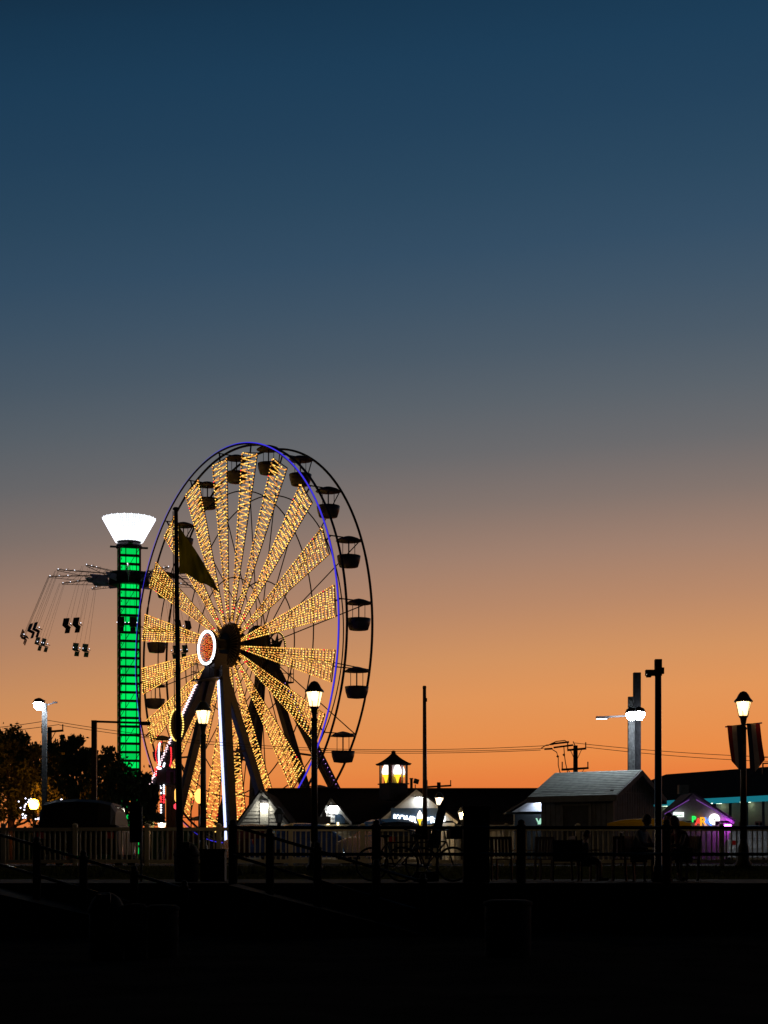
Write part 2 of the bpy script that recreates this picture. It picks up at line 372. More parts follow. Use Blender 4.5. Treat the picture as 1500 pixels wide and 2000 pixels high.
# legs
def leg(p, q, w, strip=None, bulbs=None, edge=-1):
    o = MB().beam(p, q, w, w, up=(0, 1, 0)).build('leg', steel_leg, wheel)
    return o
def bulb_row(parent, p, q, mm, r, step, rows, perp, name='bulb_row'):
    m = MB(); p = Vector(p); q = Vector(q); n = int((q - p).length / step)
    for i in range(n):
        for j in range(rows):
            m.octa(p.lerp(q, (i + 0.5 * (j % 2)) / n) + Vector(perp) * j, r)
    o = m.build(name, mm, parent); o['kind'] = 'stuff'; return o
LX, LI, LO, LT = 7.3, 1.62, 5.0, 12.6
for sy in (-1, 1):
    for sx in (-1, 1):
        tin = (sx * 0.35, sy * 1.85, LT); bin_ = (sx * LX, sy * LI, 0)
        tout = (sx * 0.95, sy * 1.95, LT - 0.3); bout = (sx * LX, sy * LO, 0)
        MB().beam(tin, bin_, 0.46, 0.46, up=(0, 1, 0)).build('leg', steel_leg, wheel)
        lo = MB().beam(tout, bout, 0.5, 0.5, up=(0, 1, 0)).build('outer_leg', steel_leg, wheel)
        for f in (0.45, 0.8):
            a = Vector(tin).lerp(Vector(bin_), f); c = Vector(tout).lerp(Vector(bout), f)
            MB().beam(a, c, 0.12).build('leg_brace', steel_leg, wheel)
        p = Vector(tout).lerp(Vector(bout), 0.07); q = Vector(tout).lerp(Vector(bout), 0.99)
        if sy == -1 and sx == 1:      # bright tube on the left edge of the near leg
            of = Vector((-0.36, -0.2, 0)); tb = MB()
            for i in range(10): tb.beam(p.lerp(q, i / 10) + of, p.lerp(q, (i + 0.965) / 10) + of, 0.27, 0.1, up=(0, 1, 0))
            tb.build('light_tube', bluewhite, lo)
        if sy == -1 and sx == -1:
            m = MB(); nn = 64
            for i in range(nn):
                c = p.lerp(q, i / nn) + Vector((-0.16, -0.3, 0.0)); m.beam(c, c + Vector((-0.42, 0, -0.1)), 0.07, 0.05)
            m.build('bulb_row', [pink_b], lo)['kind'] = 'stuff'
        if sy == 1 and sx == 1: bulb_row(lo, p + Vector((.3, 0, .1)), q + Vector((.3, 0, .1)), emi('violet bulb', (.7, .3, 1), 1.5), 0.03, 0.3, 1, (0, 0, 0))
    MB().box((0, sy * 2.0, LT - 0.1), (1.3, 0.9, 1.5)).build('bearing_tower', steel_leg, wheel)
    pf = MB().box((0, sy * 2.35, LT - 0.95), (3.0, 1.2, 0.08)).build('service_platform', steel_dark, wheel)
    for sx in (-1, 1):
        rl = MB()
        for i in range(3): rl.beam((sx * (.85 + .32 * i), sy * 2.93, LT - 0.93), (sx * (.85 + .32 * i), sy * 2.93, LT + 0.1), 0.035)
        for z in (0.1, -0.4):
            rl.beam((sx * .8, sy * 2.93, LT + z), (sx * 1.5, sy * 2.93, LT + z), 0.04); rl.beam((sx * 1.49, sy * 1.8, LT + z), (sx * 1.49, sy * 2.93, LT + z), 0.04)
        rl.build('railing', steel_dark, pf)
MB().box((0, 0, 0.12), (16.5, 11.4, 0.24)).build('base_frame', steel_dark, wheel)
MB().prism([(-3.4, -4.2, .24), (3.4, -4.2, .24), (3.4, -4.2, .55), (-3.4, -4.2, .55)], (0, 2.4, 0)).build('loading_platform', mat('platform deck', (.15, .12, .1), .7), wheel)

# ------------------------------------------------------------------ swing tower ride
TD = 128.0
tower = thing('swing_tower', 'tall swing ride tower with glowing green panels and white cone top', 'swing ride', (PX(252, TD), TD, 0), R(14))
TH = PZ(1072, TD); TW = 0.8
for sx in (-1, 1):
    for sy in (-1, 1): MB().box((sx * TW, sy * TW, TH / 2), (0.15, 0.15, TH)).build('corner_post', mat('tower steel', (0.05, 0.02, 0.02), 0.5), tower)
pitch = 0.68; nP = int(TH / pitch)
rung = MB()
for sy in (-1, 1): rung.box((0, sy * TW, 0), (2 * TW, 0.16, 0.2)).box((sy * TW, 0, 0), (0.16, 2 * TW, 0.2))
rm = rung.mesh('rung', mat('tower steel', (0, 0, 0)))
pn = MB().box((0, 0, 0), (1.24, 0.05, pitch - 0.16)).mesh('green_panel', green_led)
pside = MB().box((0, 0, 0), (0.05, 1.24, pitch - 0.16)).mesh('green_panel', green_led)
for k in range(nP):
    z = TH - k * pitch
    o = link('rung', rm, tower); o.location = (0, 0, z)
    if k > 0 or True:
        for sy in (-1, 1):
            o = link('green_panel', pn, tower); o.location = (0, sy * (TW - 0.1), z - pitch / 2)
            o = link('green_panel', pside, tower); o.location = (sy * (TW - 0.1), 0, z - pitch / 2)
for sx_ in (-.32, .52): MB().box((sx_, -TW + .02, TH / 2), (.07, .06, TH)).build('dimming_bar', mat('tower steel', (0, 0, 0)), tower)  # added dark bars, the left one dims that side of the green glow
dg_ = MB()
for k in range(0, nP - 2, 4):
    z = TH - k * pitch
    dg_.beam((-TW, -TW - .06, z - 4 * pitch), (TW, -TW - .06, z), 0.045); dg_.beam((TW + .06, -TW, z), (TW + .06, TW, z - 4 * pitch), 0.045)
dg_.build('diagonal_bracing', mat('tower steel', (0, 0, 0)), tower)
MB().lathe([(0.9, TH), (1.05, TH + 0.05), (1.05, TH + 0.2), (0.85, TH + 0.5)], 16).build('cap_drum', steel_dark, tower)
MB().box((0, 0, TH + 0.12), (3.0, 0.35, 0.1)).box((0, 0, TH + 0.24), (0.35, 3.0, 0.1)).build('service_arms', steel_dark, tower)
z0, z1 = PZ(1059, TD), PZ(1013, TD); rb0, rb1 = 1.0, 2.05
crown = MB().lathe([(0.9, z0 - .02), (rb0 - .06, z0), (rb1 - .06, z1), (rb1 - .2, z1 + .03), (0.3, z1 - .6)], 24).build('light_crown', mat('crown shell', (0.6, 0.6, 0.6), 0.5), tower)
cp = emi('crown panel light', (0.86, 0.9, 0.92), 0.98)
for k in range(24):
    a = 2 * math.pi * k / 24; a2 = 2 * math.pi * (k + 0.94) / 24
    q = [(r * math.cos(t), r * math.sin(t), z) for r, z, t in ((rb0, z0, a), (rb0, z0, a2), (rb1, z1, a2), (rb1, z1, a))]
    q2 = [Vector(v) + Vector((math.cos(a), math.sin(a), 0)) * 0.03 for v in q]
    pm = MB(); pm.add(q + q2, [(0, 1, 2, 3), (4, 5, 6, 7), (0, 1, 5, 4), (2, 3, 7, 6), (1, 2, 6, 5), (3, 0, 4, 7)])
    po = pm.build('crown_panel', cp, crown)
m = MB()
for k in range(24):
    a = 2 * math.pi * (k + .47) / 24
    for dd in (-.085, 0, .085):
        for i in range(17):
            f = (i + .5) / 17; r = rb0 + (rb1 - rb0) * f + 0.06; m.octa((r * math.cos(a + dd), r * math.sin(a + dd), z0 + (z1 - z0) * f), 0.04)
for k in range(24):
    a = 2 * math.pi * k / 24
    for i in range(26): f = i / 25; r = rb0 + (rb1 - rb0) * f + 0.07; m.octa((r * math.cos(a), r * math.sin(a), z0 + (z1 - z0) * f), 0.03)
m.build('crown_bulbs', white_b, crown)['kind'] = 'stuff'
# carousel of swings round the tower
car = thing('swing_carousel', 'ring of chain swings flying out round the green tower', 'swing ride', (PX(252, TD), TD, 0), R(8))
CZ = PZ(1132, TD)
MB().lathe([(1.25, CZ - .5), (1.6, CZ - .45), (1.6, CZ + .5), (1.25, CZ + .55)], 16).build('carriage', steel_dark, car)
vio = mat('violet banner', (0.4, 0.38, 0.62), 0.6)
arm_m = MB()
for s in (-1, 1): arm_m.beam((1.6, s * .16, 0.3), (6.3, s * .08, 0.1), 0.035)
arm_m.beam((1.6, 0, -.35), (6.3, 0, 0.02), 0.035)
for i in range(10):
    x = 1.6 + 4.7 * i / 10; arm_m.beam((x, (-1) ** i * .14, .28), (x + .47, 0, -.3 + .035 * i), 0.02)
am = arm_m.mesh('arm', steel_rim)
ban = MB().prism([(1.9, -.02, .15), (3.5, -.02, .08), (3.2, -.02, -.3), (1.9, -.02, -.42)], (0, .04, 0)).mesh('banner', vio)
chm = MB()
for s in (-1, 1):
    for e in (-.22, .22): chm.tube([(0, s * .3 + e * .3, 0), (1.9, s * .42 + e, -4.7)], 0.009, 4)
chm_m = chm.mesh('chains', steel_rim)
st = MB()
st.box((0, 0, 0), (.42, .5, .06)).box((.22, 0, .28), (.06, .5, .6)).box((-.1, .25, .18), (.4, .05, .05)).box((-.1, -.25, .18), (.4, .05, .05)).box((-.2, 0, -.25), (.05, .4, .4))
seat_m = st.mesh('swing_seat', mat('swing seat plastic', (.08, .07, .08), .5))
for k in range(12):
    a = 2 * math.pi * k / 12
    o = link('arm', am, car); o.location = (0, 0, CZ); o.rotation_euler = (0, 0, a)
    link('banner', ban, o)
    c = link('chains', chm_m, o); c.location = (6.3, 0, .05)
    lm = MB()
    for i in range(3): lm.octa((4.8 + .7 * i, 0, .22 - .03 * i), 0.045)
    x_ = lm.build('arm_bulbs', white_b, o); x_['kind'] = 'stuff'
    for s in (-1, 1):
        q = link('swing_seat', seat_m, car); rv = Matrix.Rotation(a, 3, 'Z') @ Vector((8.25, s * .44, 0)); q.location = (rv.x, rv.y, CZ - 4.85); q.rotation_euler = (0, R(-20), a)
        MB().octa((.0, .3, .24), .04).octa((0, -.3, .24), .04).build('seat_light', white_b, q)

# ------------------------------------------------------------------ trees (left, behind the fence)
def tree(loc, h, crown, nl, lm, label, seed, group='trees at the left edge'):
    """crown: list of (dx, dy, z, radius) clumps"""
    rng = random.Random(seed)
    t = thing('oak_tree', label, 'tree', loc, 0, group)
    tr = MB(); top = Vector((0.1, 0, h * 0.55))
    tr.tube([(0, 0, -.05), (0.05, 0.02, h * .2), (0.02, .05, h * .4), top], 0.22, 8, r2=0.12)
    for dx, dy, z, r in crown:
        e = Vector((dx, dy, z)); s = Vector((0.03, 0.03, h * rng.uniform(.22, .5))); md = s.lerp(e, .5) + Vector((0, 0, -.15 * r))
        tr.tube([s, md, e, e + Vector((rng.uniform(-.4, .4) * r, rng.uniform(-.3, .3) * r, r * .6))], 0.08, 6, r2=0.015)
    tr.build('trunk', bark_m, t)
    lf = MB(); tot = sum(c[3] ** 2 for c in crown)
    for dx, dy, z, r in crown:
        k = int(nl * r * r / tot); nsub = max(5, int(11 * r)); subs = []
        for _ in range(nsub):
            v = Vector((rng.gauss(0, 1), rng.gauss(0, 1), rng.gauss(0, 1))).normalized() * r * rng.uniform(.35, 1.0)
            subs.append((v, rng.uniform(.22, .5) * r))
        for _ in range(k):
            sv, sr = rng.choice(subs)
            g_ = 1.0 if rng.random() < .85 else 1.5
            v = sv + Vector((rng.gauss(0, .42), rng.gauss(0, .42), rng.gauss(0, .36))) * sr * g_
            c = Vector((dx, dy, z)) + v
            if c.z < 0.2: continue
            q = Euler((rng.uniform(0, 6.3), rng.uniform(0, 6.3), rng.uniform(0, 6.3))).to_matrix(); l = rng.uniform(.07, .14); w = l * .55
            lf.add([c + q @ Vector(p) for p in ((-l, 0, 0), (0, -w, .02), (l, 0, 0), (0, w, .02))], [(0, 1, 2, 3)])
    lf.build('crown', lm, t, fix=False)
    return t
D1 = 78.0
def tx(x): return PX(x, D1)
def tree_px(x, pts, h, nl, lm, label, seed, D=D1):
    bx = PX(x, D); tree((bx, D, 0), h, [(PX(px, D) - bx, dy, PZ(py, D), r) for px, py, r, dy in pts], nl, lm, label, seed)
tree_px(20, [(5, 1475, 1.2, 0), (38, 1470, 1.15, .3), (70, 1490, 1.1, -.2), (-15, 1450, 1.0, .2), (30, 1520, 1.4, -.3), (75, 1540, 1.3, .2), (-20, 1530, 1.4, 0), (20, 1575, 1.3, 0), (70, 1585, 1.2, .4), (25, 1448, .6, 0), (8, 1440, .5, 0), (55, 1462, .6, 0)], 6.5, 15000, leaf_m, 'broad dark tree at the left edge lit amber near its middle', 11)
tree_px(135, [(120, 1490, 1.0, 0), (150, 1485, .95, .2), (105, 1520, 1.2, .1), (155, 1530, 1.35, 0), (122, 1460, .6, 0), (150, 1455, .5, 0), (130, 1570, 1.4, 0), (175, 1560, 1.2, 0), (98, 1475, .6, 0), (180, 1500, .7, .2), (128, 1448, .4, 0), (143, 1447, .35, 0)], 5.8, 14000, leaf2_m, 'dark tree directly right of the tall floodlight pole', 12, 76)
tree_px(225, [(205, 1515, .9, 0), (235, 1505, .9, 0), (215, 1484, .55, 0), (250, 1530, 1.0, .2), (225, 1550, 1.2, 0), (265, 1565, .9, 0), (200, 1570, 1.1, 0), (240, 1585, 1.0, 0), (208, 1472, .35, 0), (193, 1490, .5, 0)], 4.9, 6500, leaf_m, 'dark tree in front of the foot of the green tower', 13, 74)
tree_px(286, [(283, 1545, .55, 0), (290, 1530, .4, 0), (278, 1570, .6, 0), (295, 1560, .5, 0), (284, 1595, .7, 0)], 3.2, 3500, leaf2_m, 'small bushy tree left of the bulb covered ride front', 14, 74)

# ------------------------------------------------------------------ street furniture
def lantern(name, x, D, ytop, label, lit=True, glow=None, group='lantern lamp posts', zbase=0.0, rot=0.2, k=1.0, cat='street lamp'):
    ztop = PZ(ytop, D)
    t = thing(name, label, cat, (PX(x, D), D, zbase), rot, group)
    H = (ztop - zbase) ; hh = H - 0.62 * k       # top of neck
    MB().lathe([(.2 * k, 0), (.2 * k, .1), (.15 * k, .16), (.13 * k, .5), (.095 * k, .58), (.085 * k, .7)], 12).build('base', lamp_iron, t)
    MB().lathe([(.085 * k, .68), (.07 * k, hh - .32 * k)], 12).build('pole', lamp_iron, t)
    MB().lathe([(.085 * k, hh - .34 * k), (.088 * k, hh - .30 * k), (.055 * k, hh - .26 * k), (.06 * k, hh - .2 * k), (.085 * k, hh - .06 * k), (.1 * k, hh - .04 * k), (.125 * k, hh)], 12).build('neck', lamp_iron, t)
    rb, rt = .12 * k, .2 * k; zb, zt = hh, hh + .36 * k
    hd = MB()
    for i in range(6):
        a = 2 * math.pi * i / 6; c, s = math.cos(a), math.sin(a); hd.beam((rb * c, rb * s, zb), (rt * c, rt * s, zt), .014 * k, .014 * k)
    hd.build('lantern_frame', lamp_iron, t)
    for i in range(6):
        a, a2 = 2 * math.pi * (i + .05) / 6, 2 * math.pi * (i + .95) / 6
        pm = MB(); pm.add([(rb * .97 * math.cos(a), rb * .97 * math.sin(a), zb + .02), (rb * .97 * math.cos(a2), rb * .97 * math.sin(a2), zb + .02), (rt * .97 * math.cos(a2), rt * .97 * math.sin(a2), zt), (rt * .97 * math.cos(a), rt * .97 * math.sin(a), zt)], [(0, 1, 2, 3)])
        pm.build('pane', (glow or lamp_glow) if lit else mat('unlit lantern pane', (.25, .25, .24), .2), t, fix=False)
    if lit: MB().lathe([(.02, zt - .2 * k), (.05 * k, zt - .17 * k), (.062 * k, zt - .1 * k), (.05 * k, zt - .03 * k), (.02, zt - .01)], 10).build('bulb', lamp_core, t)
    MB().lathe([(.23 * k, zt - .01), (.235 * k, zt + .015), (.17 * k, zt + .09 * k), (.13 * k, zt + .17 * k), (.08 * k, zt + .235 * k), (.02 * k, zt + .26 * k)], 18).build('cap', mat('lamp cap', (.07, .065, .05), .4), t)
    return t
lantern('lantern_post', 614, 38.4, 1330, 'lit lantern lamp post standing in front of the wheel right side', zbase=-.1)
lantern('lantern_post', 397, 43.0, 1369, 'lit lantern lamp post in front of the wheel left legs')
lp = lantern('lantern_post', 1452, 40.0, 1350, 'lit lantern lamp post carrying striped banners at right edge', zbase=-.02)
lantern('lantern_post', 858, 75.0, 1547, 'small far lantern lit in front of the custard shop right slope', glow=lamp_glow_dim)
lantern('lantern_post', 545, 66.0, 1577, 'small unlit lantern beside the bright gable lamp', lit=False)
lantern('lantern_post', 316, 74.0, 1596, 'small lit lantern low beside the bulb covered ride front', glow=lamp_glow_dim)
lantern('lantern_post', 903, 76.0, 1576, 'tiny far lantern half hidden by the black kiosk', glow=lamp_glow_dim)
# banner arms and striped banners on the right lamp
zb_ = PZ(1416, 40) + .02
bx_, bn_ = PX(1452, 39.9), 39.86
arm = MB().tube([(-.46, -.02, zb_ - .05), (.46, -.02, zb_ + .05)], .02, 6).build('banner_arm', chrome, lp); arm.rotation_euler = (0, 0, -.2)
stripes = [mat('banner red', (.32, .02, .025), .8), mat('banner white', (.55, .5, .42), .8), mat('banner navy', (.015, .018, .04), .8)]
for _m, _c in zip(stripes, ((.05, .004, .004), (.07, .05, .035), (.008, .008, .012))):     # thin cloth, the sky glows through
    _n = _m.node_tree.nodes; _l = _m.node_tree.links; _tr = _n.new('ShaderNodeBsdfTranslucent'); _tr.inputs[0].default_value = (*_c, 1); _ad = _n.new('ShaderNodeAddShader')
    _l.new(_n['Principled BSDF'].outputs[0], _ad.inputs[0]); _l.new(_tr.outputs[0], _ad.inputs[1]); _l.new(_ad.outputs[0], _n['Material Output'].inputs[0])
PXM = F / 39.86
for s, label in ((-1, 'left striped pennant banner hanging on the right lamp post'), (1, 'right striped pennant banner hanging on the right lamp post')):
    bt = thing('banner', label, 'banner', (bx_, bn_, 0), 0, 'striped banners')
    # outline in photo pixels: outer edge x at top/bottom, inner edge x at top/bottom
    if s < 0: oT, oB, iT, iB, yO, yI, yT, order = 1419, 1427, 1447, 1449, 1487, 1503, 1417, (0, 1, 2)
    else: oT, oB, iT, iB, yO, yI, yT, order = 1483, 1492, 1457, 1464, 1484, 1508, 1413, (0, 1, 2)
    for i in range(3):
        m = MB(); vs = []; fs = []; nz = 10
        for j in range(nz + 1):
            f = j / nz
            for e in (i / 3, (i + 1) / 3):
                xT = oT + (iT - oT) * e; xB = oB + (iB - oB) * e; yB = yO + (yI - yO) * min(1, e * 1.5)
                x = xT + (xB - xT) * f; y = yT + (yB - yT) * f
                vs.append(((x - 1452) / PXM, -.03 + .035 * math.sin(4 * f + e * 3) * (.3 + f), CAM_Z + (HY - y) / PXM))
        for j in range(nz): fs.append((2 * j, 2 * j + 1, 2 * j + 3, 2 * j + 2))
        m.add(vs, fs, sm=True)
        m.build('stripe', stripes[order[i]], bt, fix=False)

def floodlight(x, D, ylamp, ytop, wpx, label, facing, extra=None):
    t = thing('floodlight_pole', label, 'floodlight', (PX(x, D), D, 0), 0)
    H = PZ(ytop, D); w = wpx / F * D; zl = PZ(ylamp, D)
    MB().beam((0, 0, 0), (0, 0, H), w, w, w2=w * .85).build('pole', pole_grey, t)
    MB().tube([(w * .52, -w * .4, 0), (w * .52, -w * .4, H - .3)], .018, 6).build('conduit', pole_grey, t)
    for dx, dy, ang in facing:
        MB().beam((0, 0, zl + .2), (dx, dy + .1, zl + .2), .06).build('bracket', steel_dark, t)
        h = link('lamp_head', MB().lathe([(.2, .06), (.21, .1), (.17, .2), (.06, .26)], 16).mesh('lamp_head', steel_dark), t)
        h.location = (dx, dy, zl); h.rotation_euler = (R(-12), 0, ang)
        MB().lathe([(.02, -.17), (.1, -.145), (.165, -.07), (.19, .03), (.18, .07)], 16).build('lamp_lens', flood_glow, h)
    return t
fl = floodlight(87, 58, 1380, 1374, 10, 'glaring white floodlight on pale pole in front of left trees', ((-.1, -.5, -.1), ))
b_ = MB().beam((0, 0, PZ(1378, 58)), (.34, 0, PZ(1373, 58)), .04).box((.38, 0, PZ(1372, 58)), (.16, .1, .06)).build('side_arm', steel_dark, fl)
fr_ = floodlight(1232, 54.3, 1402, 1361, 12, 'glaring white floodlight on the shorter pole behind the hut', ((-.12, -1.0, .25), (.1, -1.15, -.2)))
sd = MB().beam((0, 0, PZ(1398, 54.3)), (-.95, -.1, PZ(1401, 54.3)), .06).box((-.98, -.1, PZ(1402, 54.3)), (.42, .2, .08)).build('side_arm', steel_dark, fr_)
MB().box((-1.0, -.1, PZ(1404.5, 54.3)), (.36, .16, .02)).build('side_lamp', emi('side luminaire', (.9, .95, 1), 3), sd)
tp = thing('timber_post', 'tall square timber post right behind the glaring right floodlight', 'post', (PX(1244, 54.9), 54.9, 0))
MB().beam((0, 0, 0), (0, 0, PZ(1314, 54.9)), .24, .24).build('post', mat('grey timber', (.02, .021, .025), .85, var=.35, scale=12, spec=.1), tp)
for z in (3.0, 5.2): MB().lathe([(.03, 0), (.03, .04)], 8, (-.06, -.14, z)).build('bolt', chrome, tp)
# camera pole
cp_ = thing('camera_pole', 'black pole with boxy camera at its top right of the hut', 'pole', (PX(1285.5, 31), 31, -.28))
H = PZ(1300, 31) + .28
MB().lathe([(.1, 0), (.1, .3), (.075, .35), (.062, H)], 12).build('pole', black_pipe, cp_)
MB().beam((-.0, 0, H - .2), (0, 0, H + .12), .13).build('mast_head', black_plastic, cp_)
cb = MB().box((-.16, 0, H - .14), (.17, .13, .11)).box((-.19, -.04, H - .2), (.09, .1, .06)).build('camera_box', black_plastic, cp_)
MB().beam((-.06, 0, H - .12), (.1, 0, H - .12), .06).box((.09, 0, H - .1), (.04, .1, .12)).build('bracket', black_plastic, cp_)
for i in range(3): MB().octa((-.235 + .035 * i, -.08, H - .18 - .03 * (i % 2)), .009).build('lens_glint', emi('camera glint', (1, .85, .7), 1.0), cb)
# bare mast in the middle
ms = thing('bare_mast', 'thin bare brown mast standing in front of the custard shop sign', 'pole', (PX(829, 45), 45, 0))
MB().tube([(.02, 0, 0), (0, 0, PZ(1345, 45))], .075, 10, r2=.048).build('pole', pole_brown, ms)
MB().lathe([(.05, 0), (.055, .05), (.04, .08)], 10, (0, 0, PZ(1345, 45))).build('cap', pole_wood, ms)
MB().box((.06, 0, PZ(1367, 45)), (.03, .05, .1)).build('cleat', steel_dark, ms)
# gallows street light, unlit
gl = thing('street_light', 'unlit street light with long level arm crossing the green tower', 'street light', (PX(184, 55), 55, 0))
MB().beam((0, 0, 0), (0, 0, PZ(1407, 55)), .17, .17).build('pole', pole_brown, gl)
MB().beam((-.06, 0, PZ(1409, 55)), (PX(275, 55) - PX(184, 55), 0, PZ(1412, 55)), .07, .07).build('arm', pole_brown, gl)
MB().box((PX(284, 55) - PX(184, 55), 0, PZ(1413, 55)), (.34, .2, .12)).build('luminaire', black_plastic, gl)
# utility poles
def upole(x, D, ytop, arms, label, ang=0.0):
    t = thing('utility_pole', label, 'utility pole', (PX(x, D), D, 0), ang, 'utility poles')
    H = PZ(ytop, D)
    MB().tube([(0, 0, 0), (0, 0, H)], .17, 10, r2=.13).build('pole', pole_wood, t)
    for ya, half, off, br in arms:
        z = PZ(ya, D)
        a = MB().beam((-half + off, -.2, z - .05), (half + off, -.2, z + .05), .12, .12).build('crossarm', pole_wood, t)
        for s in (-1, 1):
            MB().tube([(s * half * .95 + off, -.2, z), (s * half * .95 + off, -.2, z + .42)], .035, 6).build('insulator', mat('insulator', (.05, .03, .03), .4), a)
            if br: MB().beam((s * half * .62, -.2, z), (0, -.15, z - .75), .035).build('brace', steel_dark, t)
    return t
u1 = upole(1124, 95, 1456, [(1464, .56, .05, True), (1502, .8, -.05, True)], 'utility pole with two crossarms rising behind the hut roof')
m_ = MB(); X0 = PX(1124, 95)
def up(x, y): return (PX(x, 95) - X0, -.35, PZ(y, 95))
for pts in ([(1062, 1464), (1078, 1463)], [(1075, 1454), (1110, 1450)], [(1080, 1461), (1118, 1456)]): m_.tube([up(*p) for p in pts], .06, 6)
for pts in ([(1118, 1449), (1122, 1458), (1124, 1466)],): m_.tube([up(*p) for p in pts], .03, 5)
m_.build('switch_gear', steel_dark, u1)
m_ = MB()
for pts in ([(1078, 1465), (1086, 1470), (1089, 1480), (1089, 1495), (1092, 1508), (1098, 1518)], [(1100, 1460), (1101, 1475), (1103, 1490), (1107, 1508), (1110, 1512)], [(1072, 1455), (1085, 1449), (1102, 1447), (1106, 1450)], [(1056, 1462), (1066, 1456), (1080, 1455)]): m_.tube([up(*p) for p in pts], .028, 5)
for p in ((1088, 1478), (1100, 1475)): m_.octa(up(*p), .09)
m_.build('drop_cable', wire_m, u1)
u2 = upole(857, 110, 1528, [(1536, .85, 0, False)], 'utility pole crossarm peeping over the custard shop roof')
u3 = upole(97, 95, 1420, [(1429, .65, .2, True)], 'utility pole hidden behind the left floodlight pole')
def wire(a, b, sag, label):
    a = Vector(a); b = Vector(b); pts = []
    for i in range(25):
        f = i / 24; p = a.lerp(b, f); p.z -= 4 * sag * f * (1 - f); pts.append(p)
    tag(MB().tube(pts, .017, 4).build('power_line', wire_m), label, 'cable', 'power lines')
wl = ['uppermost power line right of the hut pole', 'lowest power line right of the hut pole', 'uppermost power line between wheel and hut pole', 'middle power line between wheel and hut pole', 'lowest power line between wheel and hut pole', 'upper power line leading left from the left utility pole', 'lower power line leading left from the left utility pole', 'upper power line passing behind the green tower', 'lower power line passing behind the green tower']
wire(P(1122, 1451, 95), P(1560, 1480, 95), .15, wl[0]); wire(P(1143, 1459, 95), P(1560, 1489, 95), .15, wl[1])
wire(P(620, 1462, 95), P(1072, 1456, 95), .15, wl[2]); wire(P(620, 1465, 95.5), P(1062, 1462, 95.5), .12, wl[3]); wire(P(620, 1469, 96), P(1056, 1465, 96), .12, wl[4])
wire(P(-40, 1424, 95), P(95, 1407, 95), .05, wl[5]); wire(P(-40, 1432, 95), P(116, 1415, 95), .05, wl[6])
wire(P(95, 1407, 95), P(640, 1462, 95), .3, wl[7]); wire(P(116, 1416, 95.5), P(640, 1466, 95.5), .3, wl[8])

# flag pole with flag
fp = thing('flag_pole', 'tall dark flagpole standing before the wheel left half', 'flagpole', (PX(352.5, 32), 32, -.28))
zt = PZ(990, 32) + .28; xt = PX(343.5, 32) - PX(352.5, 32)
MB().tube([(0, 0, 0), (xt * .3, 0, zt * .3), (xt, 0, zt - .05)], .075, 10, r2=.04).build('pole', mat('flagpole timber', (.035, .03, .025), .75, bump=.4), fp)
MB().lathe([(.065, 0), (.065, .03), (.045, .05)], 10, (xt, 0, zt - .06)).build('cap', black_plastic, fp)
MB().tube([(xt - .05, -.05, zt - .1), (xt * .8 - .06, -.05, zt * .8), (xt * .5 - .07, -.05, zt * .5), (-.07, -.06, 1.2)], .009, 4).build('halyard', wire_m, fp)
MB().box((xt * .78 - .02, -.075, zt * .76), (.03, .03, .5)).build('rope_cleat', black_plastic, fp)
flg = thing('flag', 'drooping olive green flag flying from the flagpole', 'flag', (PX(352.5, 32), 32, -.28))
m = MB(); nu, nv = 16, 12
hx = lambda z: xt * (z / zt) + .045
ztp, zbt = PZ(1025, 32) + .28, PZ(1118, 32) + .28
for i in range(nu + 1):
    u = i / nu
    for j in range(nv + 1):
        v = j / nv
        zt_e = ztp + (PZ(1138, 32) + .28 - ztp) * u ** 0.95; zb_e = zbt + (PZ(1157, 32) + .28 - zbt) * u ** 1.3
        z = zt_e + (zb_e - zt_e) * v
        x = hx(ztp + (zbt - ztp) * v) + .78 * u + .04 * math.sin(u * 5 + v * 2) * u
        m.v.append((x, .2 * math.sin(u * 11 + v * 2.2) * (.3 + u) + .05 * math.sin(u * 23 - v * 5), z))
for i in range(nu):
    for j in range(nv): a = i * (nv + 1) + j; m.f.append((a, a + 1, a + nv + 2, a + nv + 1)); m.mi.append(0); m.sm.append(True)
fcm = mat('olive flag cloth', (.2, .18, .01), .9, var=.1, spec=.1)
_n = fcm.node_tree.nodes; _l = fcm.node_tree.links; _tr = _n.new('ShaderNodeBsdfTranslucent'); _tr.inputs[0].default_value = (.24, .21, .008, 1); _mx = _n.new('ShaderNodeMixShader'); _mx.inputs[0].default_value = .6
_l.new(_n['Principled BSDF'].outputs[0], _mx.inputs[1]); _l.new(_tr.outputs[0], _mx.inputs[2]); _l.new(_mx.outputs[0], _n['Material Output'].inputs[0])
fo = m.build('cloth', fcm, flg, fix=False)
# thin sign on white pole
sg = thing('sign_post', 'thin white pole with dark panel sign left of flagpole', 'sign', (PX(276, 32.5), 32.5, -.28))
MB().tube([(0, 0, 0), (0, 0, PZ(1575, 32.5) + .28)], .022, 8).build('pole', mat('white pole paint', (.5, .48, .42), .5), sg)
MB().box((-.12, -.03, PZ(1606, 32.5) + .28), (.22, .02, .82)).build('panel', black_plastic, sg)

